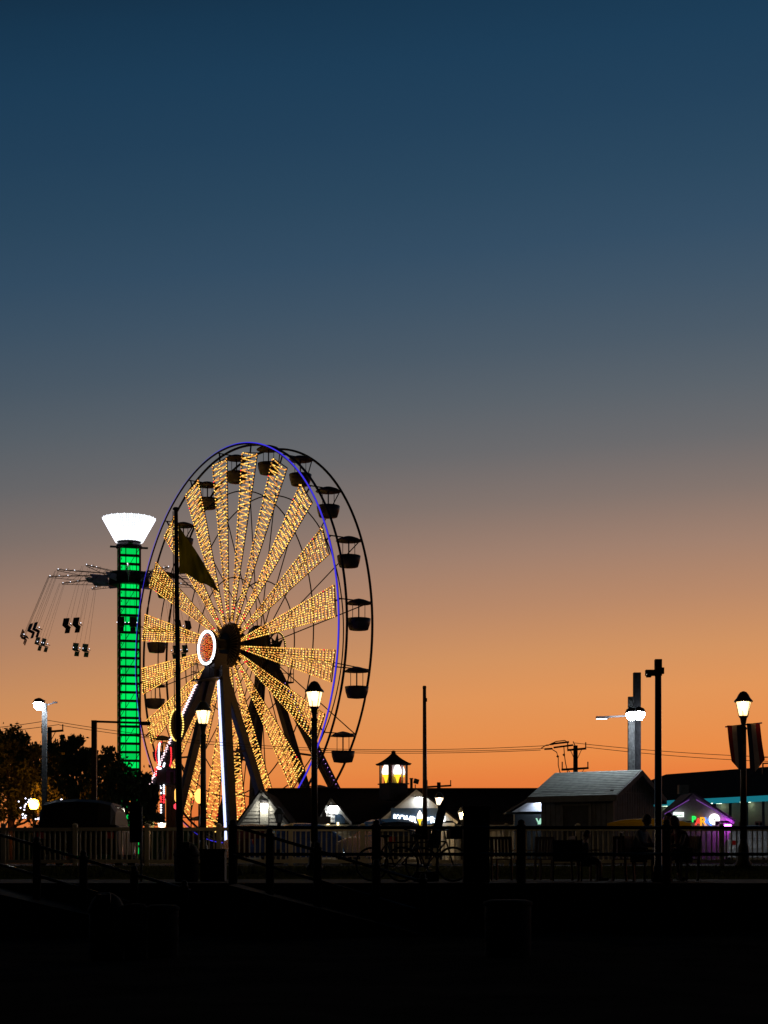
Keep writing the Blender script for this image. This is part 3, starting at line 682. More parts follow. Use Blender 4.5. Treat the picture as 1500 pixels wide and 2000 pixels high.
# ------------------------------------------------------------------ custard shop with gables and cupola
BD = 80.0
shop = thing('custard_shop', 'long low custard shop with dark roof, lit gables and cupola', 'building', (0, 0, 0))
xl, xr = PX(508, BD), PX(1110, BD + 4)
ze, zr = PZ(1604, BD), PZ(1541, BD + 5)
MB().box(((xl + xr) / 2, BD + 5, ze / 2), (xr - xl - .3, 8.6, ze)).build('wall', wall_white, shop)
rfm = MB()
rfm.prism([(xl, BD + .2, ze - .02), (xl, BD + 5, zr), (xl, BD + 9.8, ze - .02), (xl, BD + 9.8, ze - .14), (xl, BD + .2, ze - .14)], (xr - xl, 0, 0))
shop_roof = rfm.build('roof', roof_dark, shop)
MB().box(((xl + xr) / 2, BD + 5, zr + .02), (xr - xl, .22, .06)).build('ridge_cap', roof_dark, shop_roof)
vt = MB().lathe([(.07, 0), (.07, .5), (.1, .5), (.1, .56)], 8, (PX(803.5, 82), 82, PZ(1541, 82))).build('vent_pipe', steel_dark, shop_roof)
fl2 = MB().box((PX(813, 82), 82, PZ(1526, 82)), (.24, .14, .24), rot=Euler((0, R(15), R(20))).to_matrix()).beam((PX(811, 82), 82, PZ(1532, 82)), (PX(811, 82), 82, PZ(1545, 82)), .05).build('roof_floodlight', steel_dark, shop_roof)
def gable(ax, ay, x0, x1, yb, D, wallm, roofm, depth, parent, name='gable', over=.12, clap=None, rake=wall_white, front=None):
    """front facing gable: apex pixel, base pixel range; depth back into the main roof"""
    X, Z = PX(ax, D), PZ(ay, D); xa, xb, zb = PX(x0, D), PX(x1, D), PZ(yb, D)
    g = MB().prism([(xa, D, zb), (xb, D, zb), (X, D, Z)], (0, depth, 0)).build(name, wallm, parent)
    MB().box(((xa + xb) / 2, D + .3, zb / 2 - .05), (xb - xa - .1, .55, zb - .1)).build('shop_front', front or wallm, g)
    for s, xe in ((0, xa), (1, xb)):
        d = Vector((xe - X, 0, zb - Z)); d2 = d * 1.0; nrm = Vector((-d.z, 0, d.x)).normalized()
        if nrm.z < 0: nrm = -nrm
        p = Vector((X, D - over, Z)); q = p + d2 * 1.06
        MB().prism([p + nrm * .01, q + nrm * .01, q + nrm * .11, p + nrm * .11], (0, depth + over, 0)).build('gable_roof', roofm, g)
        MB().prism([p + nrm * .02 + Vector((0, -.03, 0)), q + nrm * .02 + Vector((0, -.03, 0)), q - nrm * .1 + Vector((0, -.03, 0)), p - nrm * .1 + Vector((0, -.03, 0))], (0, .05, 0)).build('rake_board', rake, g)
    if clap:
        zz = zb; nn = 0
        while zz < Z - .12:
            f = (zz - zb) / (Z - zb); a = xa + (X - xa) * f; c = xb + (X - xb) * f
            f2 = (zz + clap * .93 - zb) / (Z - zb); a2 = xa + (X - xa) * f2; c2 = xb + (X - xb) * f2
            if c2 - a2 > .1:
                mb = MB(); mb.add([(a, D - .035, zz), (c, D - .035, zz), (c2, D - .008, zz + clap * .93), (a2, D - .008, zz + clap * .93), (a, D, zz), (c, D, zz), (c2, D, zz + clap), (a2, D, zz + clap)],
                                  [(0, 1, 2, 3), (0, 4, 5, 1), (0, 3, 7, 4), (1, 5, 6, 2), (3, 2, 6, 7)])
                mb.build('clapboard', wallm, g)
            zz += clap
    return g
def wall_light(p, w, h, e, parent, down=.5):
    f = MB().box((p[0], p[1] - .16, p[2]), (w, .22, .05)).build('light_fixture', steel_dark, parent)
    MB().box((p[0], p[1] - .16, p[2] - .035), (w * .85, .16, .02)).build('lamp', e, f)
g1 = gable(511, 1545, 463, 566, 1612, 72, wall_grey, roof_dark, 9.0, shop, clap=.16, rake=trim_grey)
gl_e = emi('wall lamp bright', (1.0, .93, .72), 60, True)
gl_e2 = emi('wall lamp soft', (.95, .97, .95), 45, True)
# door panel with the glaring lamp over it
dpn = MB().box((PX(516, 71.9), 71.93, PZ(1590, 72)), (.36, .05, .95)).build('service_door', wall_white, g1)
wf = MB().box((PX(516, 71.8), 71.86, PZ(1566, 72)), (.3, .16, .12)).build('light_fixture', steel_dark, g1)
MB().lathe([(.05, -.12), (.13, -.05), (.13, .0)], 10, (PX(516, 71.7), 71.7, PZ(1571, 72))).build('lamp', gl_e, wf)
g2 = gable(646, 1559, 620, 685, 1606, 79, wall_white, roof_dark, 4.0, shop, clap=.2)
wall_light((PX(652, 79), 78.95, PZ(1574, 79)), .5, .1, gl_e2, g2)
MB().box((PX(664, 78.9), 78.9, PZ(1600, 78.9)), (.5, .05, .42)).build('menu_sign', sign_blue, g2)
MB().box((PX(641, 78.9), 78.86, PZ(1609, 78.9)), (.12, .05, .1)).box((PX(660, 78.8), 78.82, PZ(1609, 78.9)), (.1, .05, .14)).build('order_window_light', emi('order window', (1, .8, .4), 4), g2)
vs_ = MB().box((PX(632, 77), 77, PZ(1602, 77)), (.66, .3, .35)).box((PX(633, 77), 77, PZ(1592, 77)), (.2, .2, .22)).box((PX(632.5, 77), 77, PZ(1588, 77)), (.11, .11, .3)).build('roof_vent', trim_grey, g2)
g3 = gable(813, 1543, 742, 890, 1603, 78, wall_white, roof_dark, 7.0, shop, clap=None)
wall_light((PX(822, 78), 77.95, PZ(1557, 78)), .55, .1, gl_e2, g3)
sb = MB().box((PX(812, 77.9), 77.88, PZ(1594, 77.9)), (2.42, .08, .78)).build('sign_board', sign_blue, g3)
txe = emi('sign letter light', (.9, .97, 1.0), 3.2)
def letters(body, cx, y, D, size, parent, m, off=.012, tilt=0.0):
    o = link('lettering', text_mesh(body, size, .02, m, off), parent); o.location = (PX(cx, D), D, PZ(y, D)); o.rotation_euler = (R(90), -tilt, 0); return o
letters('KOHR', 790, 1604, 77.8, .4, sb, txe, .018, tilt=R(-6)); letters('BROS', 851, 1606, 77.8, .4, sb, txe, .018, tilt=R(6))
def cone(c, s, parent, y=None):
    w = MB().lathe([(.17 * s, 0), (.24 * s, .1 * s), (.25 * s, .22 * s), (.19 * s, .42 * s), (.1 * s, .6 * s), (.02 * s, .72 * s)], 14, c).build('custard_swirl', emi('custard light', (1, .9, .82), 2.2, True), parent)
    MB().lathe([(.03 * s, -.5 * s), (.12 * s, -.16 * s), (.13 * s, -.12 * s), (.2 * s, -.1 * s), (.21 * s, .02 * s)], 12, c).build('wafer_cone', emi('wafer light', (1, .62, .03), 1.5), w)
    return w
cone(Vector((PX(820, 77.6), 77.6, PZ(1600, 77.6))), .6, sb)
# cupola
CD = 82.0
cu = Vector((PX(768.5, CD), CD, 0)); kR = Matrix.Rotation(R(28), 3, 'Z')
cup = link('cupola', None, shop); cup.location = cu; cup.rotation_euler = (0, 0, R(28))
zc0, zw0, zw1, zp = PZ(1556, CD), PZ(1532, CD), PZ(1493, CD), PZ(1468, CD); hw = .54
MB().box((0, 0, (zc0 + zw0) / 2 - .1), (2 * hw, 2 * hw, zw0 - zc0 + .2)).build('cupola_base', mat('cupola base paint', (.16, .11, .09), .6), cup)
MB().box((0, 0, zw0 + .02), (2 * hw + .12, 2 * hw + .12, .06)).build('cupola_sill', trim_grey, cup)
for sx in (-1, 1):
    for sy in (-1, 1): MB().box((sx * (hw - .05), sy * (hw - .05), (zw0 + zw1) / 2), (.1, .1, zw1 - zw0)).build('corner_post', mat('cupola post paint', (.2, .14, .12), .6), cup)
pr = []
for i in range(9):
    f = i / 8; r = (.86 * (1 - f) ** 1.75 + .13 * (1 - f ** 6)) ; pr.append((r, zw1 + (zp - zw1) * f))
MB().lathe([(.9, zw1 - .05)] + [(.98, zw1 + .03)] + pr[1:], 4, rot0=math.pi / 4, sm=False).build('bell_roof', roof_dark, cup)
MB().lathe([(.1, zp - .08), (.12, zp), (.05, zp + .05)], 10).build('finial', roof_dark, cup)
red_board = mat('red picture board', (.5, .05, .06), .6); grey_board = mat('grey picture board', (.45, .45, .5), .6)
for k, (dx, dy) in enumerate(((0, -1), (-1, 0), (1, 0), (0, 1))):
    a = {0: 0, 1: R(-90), 2: R(90), 3: R(180)}[k]
    w = link('window', MB().box((-.2, .2, 0), (.42, .02, zw1 - zw0 - .04)).mesh('window', grey_board), cup); w.location = (dx * (hw - .04), dy * (hw - .04), (zw0 + zw1) / 2); w.rotation_euler = (0, 0, a)
    MB().box((.2, .2, 0), (.38, .02, zw1 - zw0 - .04)).build('red_board', red_board, w)
    cone(Vector((0, .06, -.04)), .86, w)
# ------------------------------------------------------------------ hut with pale metal roof
hD = 50.5
hut = thing('wooden_hut', 'dark board hut with pale sloping roof below the right floodlight', 'hut', (PX(1195, hD), hD, 0), R(-35))
# local -x runs along the long wall (to the left and back); local +y runs along the gable wall (to the right and back)
Lh, Wh = 2.55, 3.0; zE, zR = PZ(1543, hD), PZ(1505, 52.2)
MB().prism([(0, 0, 0), (0, Wh, 0), (0, Wh, zE), (0, Wh / 2, zR - .12), (0, 0, zE)], (-Lh, 0, 0)).build('wall', hut_wall, hut)
nb = 17
for i in range(nb):
    y0_, y1_ = Wh * i / nb + .012, Wh * (i + 1) / nb - .012
    zt0 = zE + (zR - .12 - zE) * (1 - abs(y0_ - Wh / 2) / (Wh / 2)); zt1 = zE + (zR - .12 - zE) * (1 - abs(y1_ - Wh / 2) / (Wh / 2))
    MB().prism([(.002, y0_, .05), (.002, y1_, .05), (.002, y1_, zt1 - .05), (.002, y0_, zt0 - .05)], (.022, 0, 0)).build('board', hut_wall, hut)
nb = 14
for i in range(nb):
    x0_, x1_ = -Lh * i / nb - .012, -Lh * (i + 1) / nb + .012
    if -1.75 < (x0_ + x1_) / 2 < -.75: continue
    MB().prism([(x0_, -.002, .05), (x1_, -.002, .05), (x1_, -.002, zE - .08), (x0_, -.002, zE - .08)], (0, -.02, 0)).build('board', hut_wall, hut)
fz = MB()
for x in (-1.76, -.74): fz.box((x, -.03, .95), (.1, .08, 1.9))
fz.box((-1.25, -.03, 1.95), (1.12, .08, .1))
dr = MB().box((-1.25, .0, .95), (.9, .05, 1.86)).build('door', mat('hut door', (.05, .05, .058), .6), hut)
fz.build('door_frame', trim_grey, hut)
MB().octa((-.86, -.05, .95), .035).build('door_knob', chrome, dr)
MB().box((.02, 0, zE / 2), (.12, .1, zE)).build('corner_trim', trim_grey, hut)
MB().box((.02, Wh / 2, zE - .05), (.05, Wh, .04)).build('gable_trim', trim_grey, hut)
ov, og = .34, .3
sl = (zR - zE) / (Wh / 2)
for s in (0, 1):
    if s == 0: A, Bq = Vector((0, -ov, zE - ov * sl)), Vector((0, Wh / 2, zR))
    else: A, Bq = Vector((0, Wh + ov, zE - ov * sl)), Vector((0, Wh / 2, zR))
    rfo = None; nseam = 11
    rt_ = MB().prism([A + Vector((og, 0, -.02)), Bq + Vector((og, 0, -.02)), Bq + Vector((og, 0, -.1)), A + Vector((og, 0, -.1))], (-Lh - 2 * og, 0, 0)).build('roof', trim_grey, hut)
    nrow = 14
    for i in range(nrow):
        p = A.lerp(Bq, i / nrow); q = A.lerp(Bq, (i + .97) / nrow)
        MB().prism([p + Vector((og, 0, .004)), q + Vector((og, 0, -.008)), q + Vector((og, 0, -.018)), p + Vector((og, 0, -.018))], (-Lh - 2 * og, 0, 0)).build('roof_course', hut_roof, rt_)
    MB().prism([A + Vector((og + .01, -.03 if s == 0 else .03, .0)), A + Vector((og + .01, 0, .0)), A + Vector((og + .01, 0, -.2)), A + Vector((og + .01, -.03 if s == 0 else .03, -.2))], (-Lh - 2 * og - .02, 0, 0)).build('fascia', trim_grey, hut)
    MB().prism([A + Vector((og, 0, -.02)), Bq + Vector((og, 0, -.02)), Bq + Vector((og, 0, -.2)), A + Vector((og, 0, -.2))], (.035, 0, 0)).build('barge_board', hut_wall, hut)
# lit gable left of the hut
ks = thing('kiosk_gable', 'small kiosk with blue white lit gable left of the hut', 'building', (0, 0, 0))
kg = gable(1072, 1543, 1003, 1150, 1585, 66, wall_white, roof_dark, 4.0, ks, name='gable_wall', front=mat('kiosk shutter', (.03, .035, .035), .7))
wall_light((PX(1062, 66), 65.93, PZ(1556, 66)), .4, .1, emi('cool wall lamp', (.62, .74, 1), 130, True), kg)
MB().box((PX(1040, 65), 65.2, PZ(1588, 65)), (2.2, 1.2, .06)).build('awning', mat('dark awning', (.02, .03, .03), .8), ks)
sl_ = MB()
for x0_, x1_ in ((1046, 1052), (1055, 1050), (1058, 1053), (1060, 1062)):
    sl_.prism([P(x0_, 1598, 64.5), P(x0_ + 3, 1598, 64.5), P(x1_ + 3, 1610, 64.5), P(x1_, 1610, 64.5)], (0, .05, 0))
sl_.build('sign_strokes', emi('mint sign', (.45, .9, .65), .9), ks)

# ------------------------------------------------------------------ right arcade building
ar = thing('arcade_building', 'long dark roofed arcade with teal lit eave at right edge', 'building', (0, 0, 0))
# facade runs towards the viewer to the right
aL, aR = Vector((PX(1160, 88), 88, 0)), Vector((PX(1560, 74), 74, 0)); zeL, zrL = PZ(1572, 84), PZ(1523, 88)
dv = (aR - aL).normalized(); nv_ = Vector((dv.y, -dv.x, 0)); bk_ = -nv_ * 5.0
zeV = PZ(1569, 84); zrV = 4.9
MB().prism([aL, aL + bk_ * 2, aL + bk_ * 2 + Vector((0, 0, zeV)), aL + Vector((0, 0, zeV))], aR - aL).build('wall', mat('cream wall', (.5, .46, .36), .6, var=.08), ar)
ro = -bk_.normalized() * .5
MB().prism([aL + ro + Vector((0, 0, zeV - .05)), aL + bk_ + Vector((0, 0, zrV)), aL + bk_ * 2 - ro + Vector((0, 0, zeV - .05)), aL + bk_ * 2 - ro + Vector((0, 0, zeV + .02)), aL + bk_ + Vector((0, 0, zrV + .1)), aL + ro + Vector((0, 0, zeV + .05))], aR - aL).build('roof', roof_dark, ar)
fa = MB().prism([aL + ro * 1.02 + Vector((0, 0, zeV + .06)), aL + ro * 1.1 + Vector((0, 0, zeV + .06)), aL + ro * 1.1 + Vector((0, 0, zeV - .22)), aL + ro * 1.02 + Vector((0, 0, zeV - .22))], aR - aL).build('glowing_fascia', emi('teal eave light as emission', (.01, .19, .25), .8), ar)  # plain fascia board, the teal light on it is put in as emission
fw = (aR - aL).length
for i in range(15):
    p = aL + dv * (1.0 + i * 1.15) + ro * 2.2
    MB().tube([p, p + Vector((0, 0, zeV - .25))], .07, 8).build('column', mat('dark column', (.05, .06, .07), .6), ar)
for i in range(14):
    p = aL + dv * (1.6 + i * 1.15) + nv_ * .03
    wn = MB().prism([p + Vector((0, 0, .95)), p + dv * .55 + Vector((0, 0, .95)), p + dv * .55 + Vector((0, 0, 1.95)), p + Vector((0, 0, 1.95))], nv_ * .03).build('window', glass_dark, ar)
    f2 = MB()
    for a_, b_ in ((Vector((0, 0, .92)), dv * .55 + Vector((0, 0, .92))), (Vector((0, 0, 1.98)), dv * .55 + Vector((0, 0, 1.98))), (Vector((0, 0, .92)), Vector((0, 0, 1.98))), (dv * .55 + Vector((0, 0, .92)), dv * .55 + Vector((0, 0, 1.98))), (dv * .275 + Vector((0, 0, .92)), dv * .275 + Vector((0, 0, 1.98)))): f2.beam(p + a_ + nv_ * .05, p + b_ + nv_ * .05, .05)
    f2.build('window_frame', mat('window frame paint', (.3, .12, .12), .6), wn)
pl = MB()
for i in range(8):
    p = aL + dv * (2.2 + i * 2.1) + nv_ * .35 + Vector((0, 0, zeV - .2)); pl.box(p, (.5, .12, .03))
pl.build('porch_lamp', emi('porch lamp', (.75, 1, .72), 5, True), ar)
vb = MB().box((PX(1338, 80), 80.5, PZ(1541, 80)), (.5, .4, .45)).build('roof_unit', trim_grey, ar)
pf_ = MB().beam(P(1490, 1512, 76), P(1490, 1491, 76), .06).beam(P(1490, 1491, 76), P(1530, 1490, 76), .06).beam(P(1472, 1491, 76), P(1490, 1480, 76), .03).beam(P(1490, 1480, 76), P(1510, 1478, 76), .03).build('roof_frame', steel_dark, ar)
# purple lit pavilion
pv = thing('purple_pavilion', 'gabled pavilion outlined in purple light with colourful letters', 'building', (0, 0, 0))
PD = 72.0
pg = gable(1353, 1552, 1296, 1429, 1603, PD, mat('pavilion wall', (.36, .32, .32), .6), mat('pavilion roof', (.1, .08, .1), .8), 2.5, pv, name='gable_wall', rake=mat('pavilion rake', (.4, .36, .4), .6))
pur = emi('purple strip', (.5, .05, 1.0), 2.2, True); pur2 = emi('magenta floodlight', (.75, .08, 1.0), 34.0, True)
MB().beam(P(1360, 1562, PD - .3), P(1427, 1600, PD - .3), .03).beam(P(1346, 1562, PD - .3), P(1298, 1590, PD - .3), .03).build('rake_strip_light', emi('dim purple strip', (.5, .16, .9), .35, True), pg)
MB().box(P(1421, 1612, PD - .35), (.3, .14, .06)).build('uplight', pur2, pg)
MB().box(P(1302, 1606, PD - .35), (.2, .12, .05)).build('uplight', emi('violet floodlight', (.5, .15, 1), 22, True), pg)
sgn = MB().box(P(1325.5, 1591, PD - .25), (.46, .06, .22)).build('small_sign', emi('small sign glow', (.8, 1, .85), 1.6), pg)
letters('Games', 1325.5, 1593.5, PD - .3, .13, sgn, mat('sign ink', (.02, .2, .12), .6), 0.0)
for ch, x, y, sz, c in (('P', 1355, 1605, .36, (0.02, .85, .12)), ('A', 1364, 1611, .42, (1, .06, .04)), ('R', 1373, 1612, .52, (1, .42, .02)), ('K', 1382.5, 1612, .52, (.12, .3, 1))):
    letters(ch, x, y, PD - .2, sz, pg, emi('letter ' + ch, c, 1.3), .015)
ds = axial([(.02, -.05), (.24, -.04), (.25, 0)], 24, tuple(P(1395, 1600, PD - .2))).build('round_sign', emi('round sign light', (1, .92, .95), 2.2), pg)
MB().box(P(1395.5, 1600, PD - .27), (.05, .03, .07)).box(P(1401, 1608, PD - .27), (.2, .03, .2)).build('sign_notch', mat('sign notch', (.03, .025, .03), .7), ds)

# ------------------------------------------------------------------ small rides at the wheel's left foot
rf_ = thing('fun_ride', 'dark ride front edged in red and white bulbs with balloon top', 'ride', (PX(322, 85), 85, 0))
X0 = PX(322, 85)
def q(x, y, d=0.0): return Vector((PX(x, 85) - X0, d, PZ(y, 85)))
MB().prism([q(306, 1533), q(346, 1533), q(346, 1500), q(306, 1500)], (0, 1.2, 0)).build('header_box', mat('ride header', (.03, .02, .03), .6), rf_)
for x in (332, 343): MB().beam(q(x - 5, 1684, .6), q(x - 5, 1533, .6), .28).build('pillar', mat('ride pillar', (.09, .06, .04), .7), rf_)
ltr = MB().beam(q(329, 1530, -.06), q(329, 1504, -.06), .2, .08).beam(q(343, 1530, -.06), q(343, 1504, -.06), .2, .08).beam(q(326, 1506, -.06), q(346, 1506, -.06), .2, .08).build('letter_n', mat('purple letter paint', (.16, .05, .3), .5), rf_)
ball = MB()
for k in range(10):
    t = math.pi * 2 * k / 10
    ball.tube([q(318, 1473, .5) + Vector((.42 * math.sin(p) * math.cos(t), .42 * math.sin(p) * math.sin(t), .68 * math.cos(p))) for p in [math.pi * i / 10 for i in range(11)]], .02, 4)
bo = ball.build('balloon_frame', steel_dark, rf_)
def dots(pts, mm, r, parent, name='bulb_row'):
    m = MB()
    for p in pts: m.octa(p, r)
    o = m.build(name, mm, parent); o['kind'] = 'stuff'; return o
dots([q(318 - 15 * math.cos(t), 1473 - 25 * math.sin(t), .2) for t in [-1.25 + i * .16 for i in range(17)]], red_b, .045, bo)
dots([q(318 - 5 - 3.2 * math.cos(t), 1473 - 23 * math.sin(t), .05) for t in [-1.2 + i * .1 for i in range(25)]], white_b, .055, bo)
dots([q(330 + 4 * math.cos(t), 1475 - 22 * math.sin(t), .1) for t in [-1.2 + i * .15 for i in range(14)]], red_b, .05, bo)
dots([q(304.5, y, -.1) for y in (1504, 1509, 1514)] + [q(x, 1502, -.1) for x in (304, 307)], red_b, .07, rf_)
dots([q(308 + i * 1.6, 1501, -.1) for i in range(5)] + [q(320 + .5 * i, 1497 - 2 * i, -.1) for i in range(4)], white_b, .065, rf_)
dots([q(315, y, -.1) for y in (1535, 1539, 1549, 1572, 1577, 1582, 1587)] + [q(320.5, y, -.1) for y in (1534, 1538, 1542, 1546, 1550)], white_b, .06, rf_)
dots([q(315, y, -.1) for y in (1557, 1561, 1566)] + [q(320.5, y, -.1) for y in (1553, 1557, 1562, 1567)], red_b, .07, rf_)
MB().beam(q(317.5, 1600, .1), q(317.5, 1533, .1), .24, .1).build('bulb_column', mat('ride header', (0, 0, 0)), rf_)
ys = thing('arched_sign', 'arched amber bulb sign half hidden behind the flagpole', 'sign', (PX(345, 88), 88, 0))
X0y = PX(345, 88)
def q2(x, y, d=0.0): return Vector((PX(x, 88) - X0y, d, PZ(y, 88)))
MB().prism([q2(345 - 13 * math.cos(t), 1416 - 32 * math.sin(t)) for t in [-1.57 + i * math.pi * 2 / 24 for i in range(24)]], (0, .25, 0)).build('board', mat('arched sign board', (.04, .025, .02), .7), ys)
dots([q2(345 - 13 * math.cos(t), 1416 - 31 * math.sin(t), -.05) for t in [-1.5 + i * .17 for i in range(37)]], yellow_b, .06, ys)
MB().beam(q2(347, 1684, .1), q2(347, 1446, .1), .2).build('post', steel_dark, ys)
og_ = thing('globe_lamp', 'oval yellow glowing lamp beside the left lantern pole', 'lamp', (PX(389, 80), 80, 0))
MB().lathe([(.03, -.38), (.17, -.26), (.24, -.05), (.22, .15), (.12, .32), (.02, .38)], 14, (0, 0, PZ(1555, 80))).build('globe', emi('yellow globe', (1, .5, .1), 2.6, True), og_)
MB().tube([(0, 0, 0), (0, 0, PZ(1569, 80))], .05, 8).build('pole', steel_dark, og_)
for i, (x, y, d, c, lab) in enumerate(((345, 1553, 82, (1, .5, .1), 'narrow amber lamp hanging behind the flagpole'), (373, 1553, 83, (1, .45, .1), 'small amber lamp left of the oval yellow lamp'), (344, 1575, 82, (1, .05, .08), 'small red lamp below the amber lamp at the flagpole'), (394, 1600, 80, (1, .95, .85), 'narrow white tube lamp low at the left lantern pole'))):
    t = thing('ride_lamp', lab, 'lamp', (PX(x, d), d, 0), 0, 'small lamps at the wheel foot')
    z = PZ(y, d); hz = (.42, .14, .16, .3)[i]; ww = (.11, .07, .12, .05)[i]
    MB().lathe([(.02, -hz), (ww, -hz * .5), (ww, hz * .5), (.02, hz)], 10, (0, 0, z)).build('bulb', emi('ride lamp %d' % i, c, 2.0), t)
    MB().tube([(0, .05, 0), (0, .05, z - hz)], .03, 6).build('stem', steel_dark, t)
# orange globe lamp left
OD = 74.5
ol = thing('globe_lamp', 'glowing orange globe lamp on post at far left by the trees', 'lamp', (PX(66, OD), OD, 0))
MB().lathe([(.04, -.26), (.18, -.18), (.24, 0), (.19, .17), (.04, .24)], 16, (0, 0, PZ(1571, OD))).build('globe', emi('orange globe', (1, .27, .015), 90, True), ol)
MB().lathe([(.08, 0), (.08, .3), (.05, .35), (.045, PZ(1582, OD)), (.09, PZ(1581, OD)), (.09, PZ(1580, OD))], 10).build('pole', lamp_iron, ol)
sp = thing('light_string', 'cluster of small white sparkling lights around the orange globe lamp', 'string lights', (PX(66, 63), 63, 0))
random.seed(5); X0s = PX(66, 63)
pts = [(50, 1570), (47, 1573), (46, 1576), (52, 1566), (55, 1562), (58, 1559), (53, 1560), (45, 1590), (48, 1592), (43, 1591), (47, 1597), (51, 1594), (74, 1599), (79, 1597), (76, 1600), (80, 1599), (40, 1566), (42, 1578), (49, 1582), (112, 1568), (119, 1561), (121, 1562), (117, 1604), (72, 1600), (44, 1597)]
dots([Vector((PX(x, 63) - X0s, random.uniform(-.3, .3), PZ(y, 63))) for x, y in pts], emi('sparkle bulb', (.8, .8, 1), 4.0), .035, sp, 'bulbs')
MB().tube([Vector((PX(x, 63) - X0s, 0, PZ(y, 63) + .05)) for x, y in ((40, 1566), (50, 1568), (58, 1559), (80, 1575), (112, 1566), (121, 1562))], .012, 4).tube([Vector((PX(x, 63) - X0s, 0, PZ(y, 63) + .05)) for x, y in ((40, 1566), (45, 1590), (51, 1594), (74, 1599), (80, 1597))], .012, 4).build('cord', wire_m, sp)
st_ = thing('stall_lights', 'red and orange stall bulbs glimpsed through the leaves below the tower', 'string lights', (PX(240, 84), 84, 0))
X0s = PX(240, 84)
dots([Vector((PX(x, 84) - X0s, random.uniform(-.2, .2), PZ(y, 84))) for x, y in [(277, 1545), (281, 1540), (284, 1549), (279, 1556), (283, 1560), (287, 1557), (276, 1552), (282, 1536), (200, 1549), (206, 1552), (212, 1550), (218, 1552), (249, 1583), (251, 1588), (209, 1546), (253, 1566), (300, 1590), (303, 1596), (296, 1598)]], amber2, .07, st_, 'bulbs')
MB().tube([Vector((PX(x, 84) - X0s, .1, PZ(y, 84))) for x, y in ((195, 1546), (218, 1550), (251, 1560), (277, 1540), (300, 1580))], .015, 4).build('cord', wire_m, st_)

pw = thing('park_wall', 'dark board wall behind the rides, seen through the fence pickets', 'wall', (PX(180, 140), 140, 0))
xa_, xb_ = PX(-120, 140) - PX(180, 140), PX(560, 140) - PX(180, 140)
MB().box(((xa_ + xb_) / 2, 0, 1.5), (xb_ - xa_, .2, 3.0)).build('boarding', mat('park wall paint', (.05, .04, .035), .8), pw)
for i in range(13): MB().box((xa_ + (xb_ - xa_) * i / 12, -.18, 1.55), (.2, .16, 3.1)).build('pier', mat('park wall paint', (0, 0, 0)), pw)
pw2 = thing('park_wall', 'dark board wall behind the shops at right, seen through the fence pickets', 'wall', (PX(1200, 140), 140, 0))
MB().box((0, 0, 1.4), (46, .2, 2.8)).build('boarding', mat('park wall paint', (0, 0, 0)), pw2)
for i in range(9): MB().box((-22 + 5.5 * i, -.18, 1.45), (.2, .16, 2.9)).build('pier', mat('park wall paint', (0, 0, 0)), pw2)
# ------------------------------------------------------------------ parked vehicles behind the fence
def vehicle(name, label, loc, rz, paint, prof, cabin, wid, wheels, cat='car'):
    """side profile along x (front = +x), extruded over the width with tumblehome"""
    t = thing(name, label, cat, loc, rz, 'parked vehicles')
    def loft(poly, secs, m, nm, par):
        mb = MB(); n = len(poly); cx = sum(p[0] for p in poly) / n
        for y, sx, dz in secs:
            for x, z in poly: mb.v.append((cx + (x - cx) * sx, y, z + dz * (z > poly[0][1] + .3)))
        for j in range(len(secs) - 1):
            for i in range(n): mb.f.append((j * n + i, j * n + (i + 1) % n, (j + 1) * n + (i + 1) % n, (j + 1) * n + i)); mb.mi.append(0); mb.sm.append(False)
        mb.f.append(tuple(range(n))); mb.f.append(tuple(range((len(secs)) * n - 1, (len(secs) - 1) * n - 1, -1))); mb.mi += [0, 0]; mb.sm += [False, False]
        return mb.build(nm, m, par)
    w = wid / 2
    body = loft(prof, [(-w, .97, -.04), (-w + .06, 1, 0), (w - .06, 1, 0), (w, .97, -.04)], paint, 'body', t)
    cab = loft(cabin, [(-w + .12, .88, -.3), (-w + .24, .95, -.1), (-w * .5, .99, -.03), (0, 1, 0), (w * .5, .99, -.03), (w - .24, .95, -.1), (w - .12, .88, -.3)], paint, 'cabin', t)
    zc = cabin[0][1]; zt_ = max(p[1] for p in cabin)
    xs = [p[0] for p in cabin]; xm, xM = min(xs), max(xs)
    for s in (-1, 1):
        for a_, b_ in ((.2, .47), (.51, .8)):
            xa_, xb_ = xm + (xM - xm) * a_, xm + (xM - xm) * b_
            yb, yt = s * (w - .17), s * (w - .19)
            MB().prism([(xa_ + .02, yb, zc + .05), (xb_, yb, zc + .05), (xb_ - .06, yt, zt_ - .18), (xa_ + .1, yt, zt_ - .18)], (0, s * .02, 0)).build('side_window', glass_dark, cab)
    for xw in wheels:
        for s in (-1, 1):
            o = link('wheel', axial([(.22, -.1), (.33, -.09), (.33, .09), (.22, .1)], 18).mesh('wheel', tyre_m), t); o.location = (xw, s * (w - .1), .33)
            axial([(.03, -.105), (.21, -.1), (.21, .1), (.03, .105)], 12).build('rim', chrome, o)
    for s in (-1, 1):
        MB().box((max(p[0] for p in prof) - .05, s * (w - .32), .68), (.1, .32, .14)).build('headlight', mat('headlight lens', (.5, .5, .5), .1), body)
        MB().box((min(p[0] for p in prof) + .05, s * (w - .22), .8), (.1, .2, .16)).build('tail_light', mat('tail light lens', (.4, .01, .01), .2), body)
    return t
suvp = [(-2.2, .3), (2.2, .3), (2.28, .6), (2.2, .95), (1.1, 1.08), (-2.2, 1.08), (-2.28, .7)]
suvc = [(-2.15, 1.06), (1.15, 1.06), (.45, 1.72), (.1, 1.78), (-1.7, 1.78), (-2.0, 1.7)]
sedp = [(-2.25, .25), (2.2, .25), (2.3, .5), (2.2, .75), (1.0, .92), (-1.5, .95), (-2.25, .9), (-2.32, .6)]
